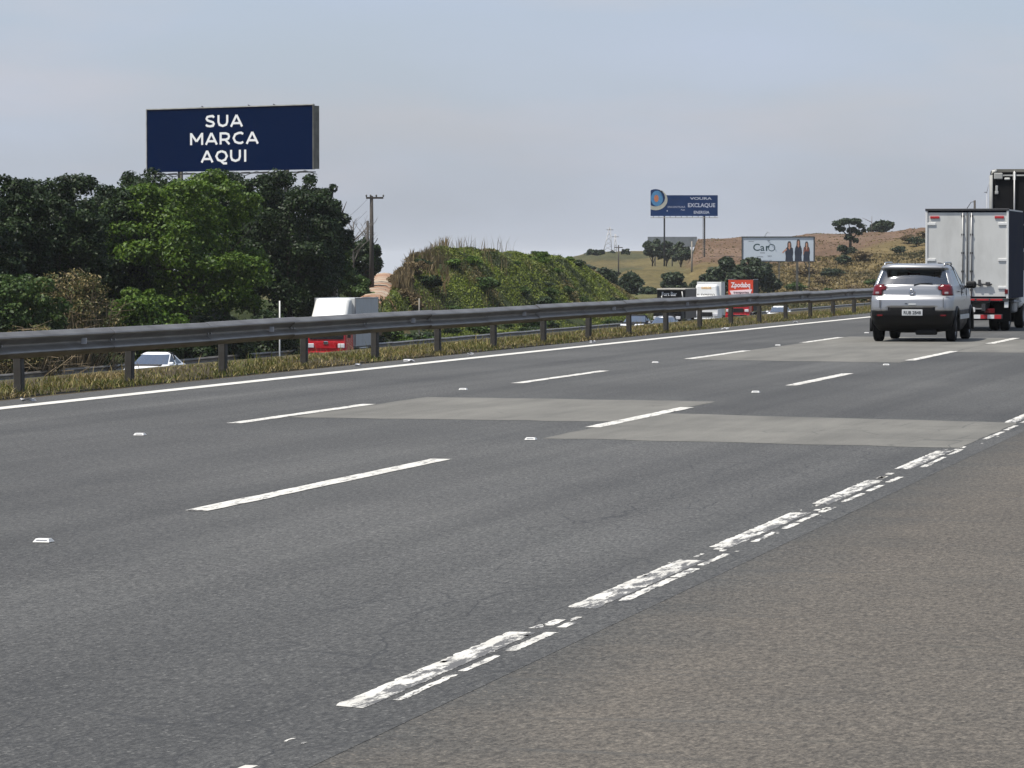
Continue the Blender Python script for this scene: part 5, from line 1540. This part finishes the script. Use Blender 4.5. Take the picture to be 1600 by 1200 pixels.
box('number_plate', (-0.52, -0.03, 0.53), (0.36, 0.02, 0.12), M['plate'], tk, 0.004)
box('speed_disc', (0.13, -0.03, 0.47), (0.11, 0.02, 0.11), M['white'], tk, 0.02)
tube('tow_bracket', [(-0.14, -0.03, 0.34), (-0.14, -0.04, 0.5), (-0.18, -0.03, 0.63)], 0.03, M['pale_pole'], tk)
box('axle_housing', (0, 0.95, 0.36), (1.1, 0.22, 0.2), M['dark_steel'], tk, 0.04)
box('spare_carrier', (-0.05, 0.7, 0.30), (0.9, 0.6, 0.14), M['dark_steel'], tk, 0.03)
box('fuel_tank', (0.66, 2.5, 0.52), (0.34, 0.7, 0.30), M['steel'], tk, 0.05)
tube('side_guard', [(0.86, 1.6, 0.62), (0.86, 3.3, 0.62)], 0.02, M['steel'], tk)
truck_wheels(tk, (0.95, 4.25), 0.74, 0.33, 0.20, (0.95,))
box('cab', (0, 4.35, 1.18), (1.70, 1.45, 1.45), M['white'], tk, 0.12, 3, (0.92, 0.86))
box('cab_window', (0.80, 4.35, 1.52), (0.04, 0.8, 0.42), M['black_plastic'], tk)
# tall dark truck
bt = empty('box_truck', (-8.42, 94.8, 0.0)); tag(bt, 'tall dark truck body with a pale frame, cut by the right picture edge', 'truck')
BW2, T0, T1 = 2.50, 0.95, 3.80
box('cargo_box', (0, 3.6, (T0 + T1) / 2), (BW2 - 0.02, 7.1, T1 - T0), M['black_paint'], bt, 0.10, 3)
box('rear_wall', (0, 0.03, (T0 + T1) / 2), (BW2 - 0.14, 0.06, T1 - T0 - 0.18), M['black_paint'], bt)
for sx_ in (-1, 1):
    tube('frame_post', [(sx_ * (BW2 / 2 - 0.05), -0.01, T0), (sx_ * (BW2 / 2 - 0.05), -0.01, T1 - 0.16), (sx_ * (BW2 / 2 - 0.09), -0.01, T1 - 0.06), (sx_ * (BW2 / 2 - 0.2), -0.01, T1 - 0.04)], 0.045, M['frame_pale'], bt, 8)
    box('hinge_plate', (sx_ * 1.06, -0.03, 3.32), (0.06, 0.03, 0.14), M['frame_pale'], bt, 0.01)
    box('hinge_plate', (sx_ * 1.06, -0.03, 3.22), (0.09, 0.03, 0.09), M['frame_pale'], bt, 0.02)
    box('latch', (sx_ * 1.08, -0.03, 2.62), (0.16, 0.03, 0.05), M['frame_pale'], bt, 0.01)
    box('corner_plate', (sx_ * 1.02, -0.04, 3.63), (0.22, 0.03, 0.16), M['frame_pale'], bt, 0.02)
    box('marker_lamp', (sx_ * 0.80, -0.03, 3.56), (0.14, 0.03, 0.06), M['pale_pole'], bt, 0.02)
    tube('lock_bar', [(sx_ * 0.62, -0.05, T0 + 0.05), (sx_ * 0.62, -0.05, T1 - 0.05)], 0.022, M['steel'], bt, 8)
    box('bar_guide', (sx_ * 0.62, -0.055, 2.55), (0.07, 0.03, 0.07), M['white'], bt, 0.015)
    box('bar_guide', (sx_ * 0.62, -0.055, 3.62), (0.07, 0.03, 0.2), M['pale_pole'], bt, 0.015)
    box('chassis_rail', (sx_ * 0.42, 4.0, 0.75), (0.1, 7.5, 0.22), M['dark_steel'], bt)
    box('tail_light', (sx_ * 1.0, -0.02, 0.70), (0.35, 0.06, 0.12), M['red_lens'], bt, 0.01)
box('frame_bar', (0, -0.012, T1 - 0.155), (BW2 - 0.30, 0.06, 0.035), M['frame_pale'], bt)
box('frame_bar', (0, -0.012, T1 - 0.035), (BW2 - 0.34, 0.05, 0.07), M['frame'], bt)
box('frame_bar', (0, -0.012, 2.42), (BW2 - 0.20, 0.05, 0.035), M['frame_pale'], bt)
box('rear_bumper', (0, 0.05, 0.50), (2.3, 0.1, 0.14), M['dark_steel'], bt, 0.01)
truck_wheels(bt, (1.1, 2.3, 7.4), 1.08, 0.48, 0.28, (1.1, 2.3))
box('cab', (0, 8.2, 1.75), (2.4, 1.7, 2.3), M['red_paint'], bt, 0.15, 3)

def oncoming(name, label, u, D, W, H, L, cabmat, boxmat, sidemat, cab_h=2.3, cab_w=None, r=0.45, grille='black_plastic', zg=ZO + 0.06):
    """cab-over truck coming towards the camera: local -Y is the front"""
    q = P(u, 500, D)
    e = empty(name, (q[0], q[1], zg)); tag(e, label, 'truck')
    cw = cab_w or W * 0.95
    box('cargo_box', (0, 1.75 + L / 2, (H + 0.95) / 2), (W, L, H - 0.95), M[sidemat], e, 0.015)
    box('front_panel', (0, 1.735, (H + 0.95) / 2), (W * 0.985, 0.03, H - 1.0), M[boxmat], e)
    box('cab', (0, 0.85, 0.45 + (cab_h - 0.45) / 2), (cw, 1.6, cab_h - 0.45), M[cabmat], e, 0.10, 3, (0.94, 0.84))
    box('windshield', (0, 0.13, cab_h * 0.735), (cw * 0.86, 0.05, cab_h * 0.28), M['black_plastic'], e, 0.02, rot=Matrix.Rotation(-0.085, 3, 'X'))
    for sx_ in (-1, 1):
        box('side_window', (sx_ * cw * 0.468, 0.8, cab_h * 0.735), (0.05, 0.85, cab_h * 0.24), M['black_plastic'], e, 0.02)
        box('headlight', (sx_ * cw * 0.385, 0.03, 1.02), (cw * 0.17, 0.08, 0.22), M['clear_lens'], e, 0.03)
        box('door_mirror', (sx_ * (cw / 2 + 0.12), 0.2, cab_h * 0.72), (0.16, 0.12, 0.42), M['black_plastic'], e, 0.03)
        box('chassis_rail', (sx_ * 0.4, 1.7 + L / 2, 0.72), (0.1, L, 0.2), M['dark_steel'], e)
        tube('side_guard', [(sx_ * W * 0.48, 2.6, 0.62), (sx_ * W * 0.48, 1.0 + L * 0.7, 0.62)], 0.035, M['pale_pole'], e)
        tube('side_guard', [(sx_ * W * 0.48, 2.6, 0.86), (sx_ * W * 0.48, 1.0 + L * 0.7, 0.86)], 0.035, M['pale_pole'], e)
        tube('roof_edge', [(sx_ * (W / 2 - 0.01), 1.75, H), (sx_ * (W / 2 - 0.01), 1.75 + L, H)], 0.03, M['steel'], e, 6)
    box('grille', (0, 0.035, 1.05), (cw * 0.52, 0.06, 0.34), M[grille], e, 0.02)
    box('bumper', (0, 0.02, 0.56), (cw * 1.0, 0.16, 0.34), M[cabmat], e, 0.04)
    box('bumper_slot', (0, -0.075, 0.62), (cw * 0.8, 0.03, 0.14), M['black_plastic'], e, 0.01)
    box('number_plate', (0.05, -0.10, 0.62), (0.42, 0.02, 0.14), M['ink'], e, 0.005)
    truck_wheels(e, (0.95, 1.75 + L * 0.80), W * 0.43, r, 0.26)
    return e
# red cab with a white rounded box
rt = oncoming('box_truck', 'red cab truck with a white box coming the other way behind the guardrail', 509, 189, 2.12, 3.36, 4.4, 'red_paint', 'white_box', 'box_shade_trim', 2.25, 2.05, 0.42, 'red_paint')  # white box's sides are coloured grey to carry their shade
bm = bmesh.new()
vv = add_box(bm, (0, 1.05, 2.82), (1.86, 1.35, 1.08), 0.0)
for v in vv:
    if v.co.y < 1.0 and v.co.z > 2.9: v.co.y += 0.85; v.co.x *= 0.93
es = [e_ for e_ in bm.edges]
bmesh.ops.bevel(bm, geom=es, offset=0.16, segments=4, profile=0.5, affect='EDGES')
bm_obj('roof_fairing', bm, M['white_box'], rt, False)
box('number_plate', (0.02, -0.115, 0.62), (0.34, 0.02, 0.07), M['plate'], rt)
box('emblem', (0.0, -0.005, 1.17), (0.24, 0.03, 0.16), M['chrome'], rt, 0.03)
for sx_ in (-1, 1):
    box('corner_trim', (sx_ * 1.045, 1.74, 2.2), (0.05, 0.06, 2.38), M['steel'], rt)
    box('fog_lamp', (sx_ * 0.72, -0.07, 0.42), (0.22, 0.04, 0.05), M['clear_lens'], rt)
box('side_vent', (0.6, 1.71, 3.15), (0.2, 0.02, 0.08), M['ink'], rt)
# black open truck with tarpaulin
kt = oncoming('tipper_truck', 'black truck with white script and a tarpaulin roof behind the guardrail', 1042, 280, 2.15, 3.08, 4.6, 'black_paint', 'black_paint', 'brown_side', 2.5, 2.15, 0.48)
box('tarpaulin', (0, 4.0, 3.11), (2.2, 4.6, 0.12), M['tarp'], kt, 0.05)
box('tarpaulin', (0, 1.75, 3.09), (2.15, 0.3, 0.10), M['tarp'], kt, 0.04)
lettering('lettering', 'Fort Bar', 0.42, -0.15, 1.70, 2.62, M['poster_white'], kt, 0.004, sx=0.8)
tubes('support_strut', [([(0.93, 1.66, 2.2), (0.82, 1.66, 2.95)], 0.04), ([(-0.62, 1.66, 2.2), (-0.72, 1.66, 2.62)], 0.035)], M['pale_pole'], kt, 6)
# white truck with an orange mark
wtk = oncoming('box_truck', 'tall white truck with a small orange mark, beside the black truck', 1102, 296, 1.95, 3.55, 1.6, 'white', 'white', 'white_box', 2.5, 2.1, 0.45)
box('roof_fairing', (0, 0.95, 2.85), (1.85, 1.3, 1.05), M['white'], wtk, 0.18, 3, (0.92, 0.7))
lettering('lettering', 'oeste', 0.36, 0.0, 0.42, 3.02, M['yellow_ink'], wtk, 0.006)
lettering('lettering', 'EL EXPRESSO', 0.24, 0.0, 0.29, 2.48, M['ink'], wtk, 0.004, sx=1.0)
# orange red truck
ot = oncoming('box_truck', 'orange red truck front with white script beside the white truck', 1152, 320, 2.15, 3.62, 2.6, 'red_paint', 'orange_red', 'black_paint', 2.3, 2.05, 0.45)
lettering('lettering', 'Zpodabq', 0.58, 0.0, 1.70, 2.98, M['poster_white'], ot, 0.018, sx=0.78)
polyplate('ribbon', [(-0.95, 2.68), (-0.75, 2.28), (0.80, 2.36), (0.98, 2.80)], 1.705, M['poster_white'], ot, 0.01)
lettering('lettering', 'transportes', 0.27, 0.05, 1.69, 2.46, M['navy_side'], ot, 0.004, sx=1.05)
# ------------------------------------------------------------------ haze
hz = bpy.data.materials.new('haze_air'); hz.use_nodes = True
ht = hz.node_tree
for n_ in list(ht.nodes): ht.nodes.remove(n_)
ho = ht.nodes.new('ShaderNodeOutputMaterial'); hv = ht.nodes.new('ShaderNodeVolumePrincipled')
hv.inputs['Color'].default_value = (0.90, 0.94, 1.0, 1)
hv.inputs['Density'].default_value = 0.00006
hv.inputs['Anisotropy'].default_value = 0.0
ht.links.new(hv.outputs[0], ho.inputs['Volume'])
zlo = float(V[:, 2].min()) if False else -330.0
tag(box('haze', (0, 3000, (zlo + 22) / 2), (19000, 13000, 22 - zlo), hz), kind='stuff')
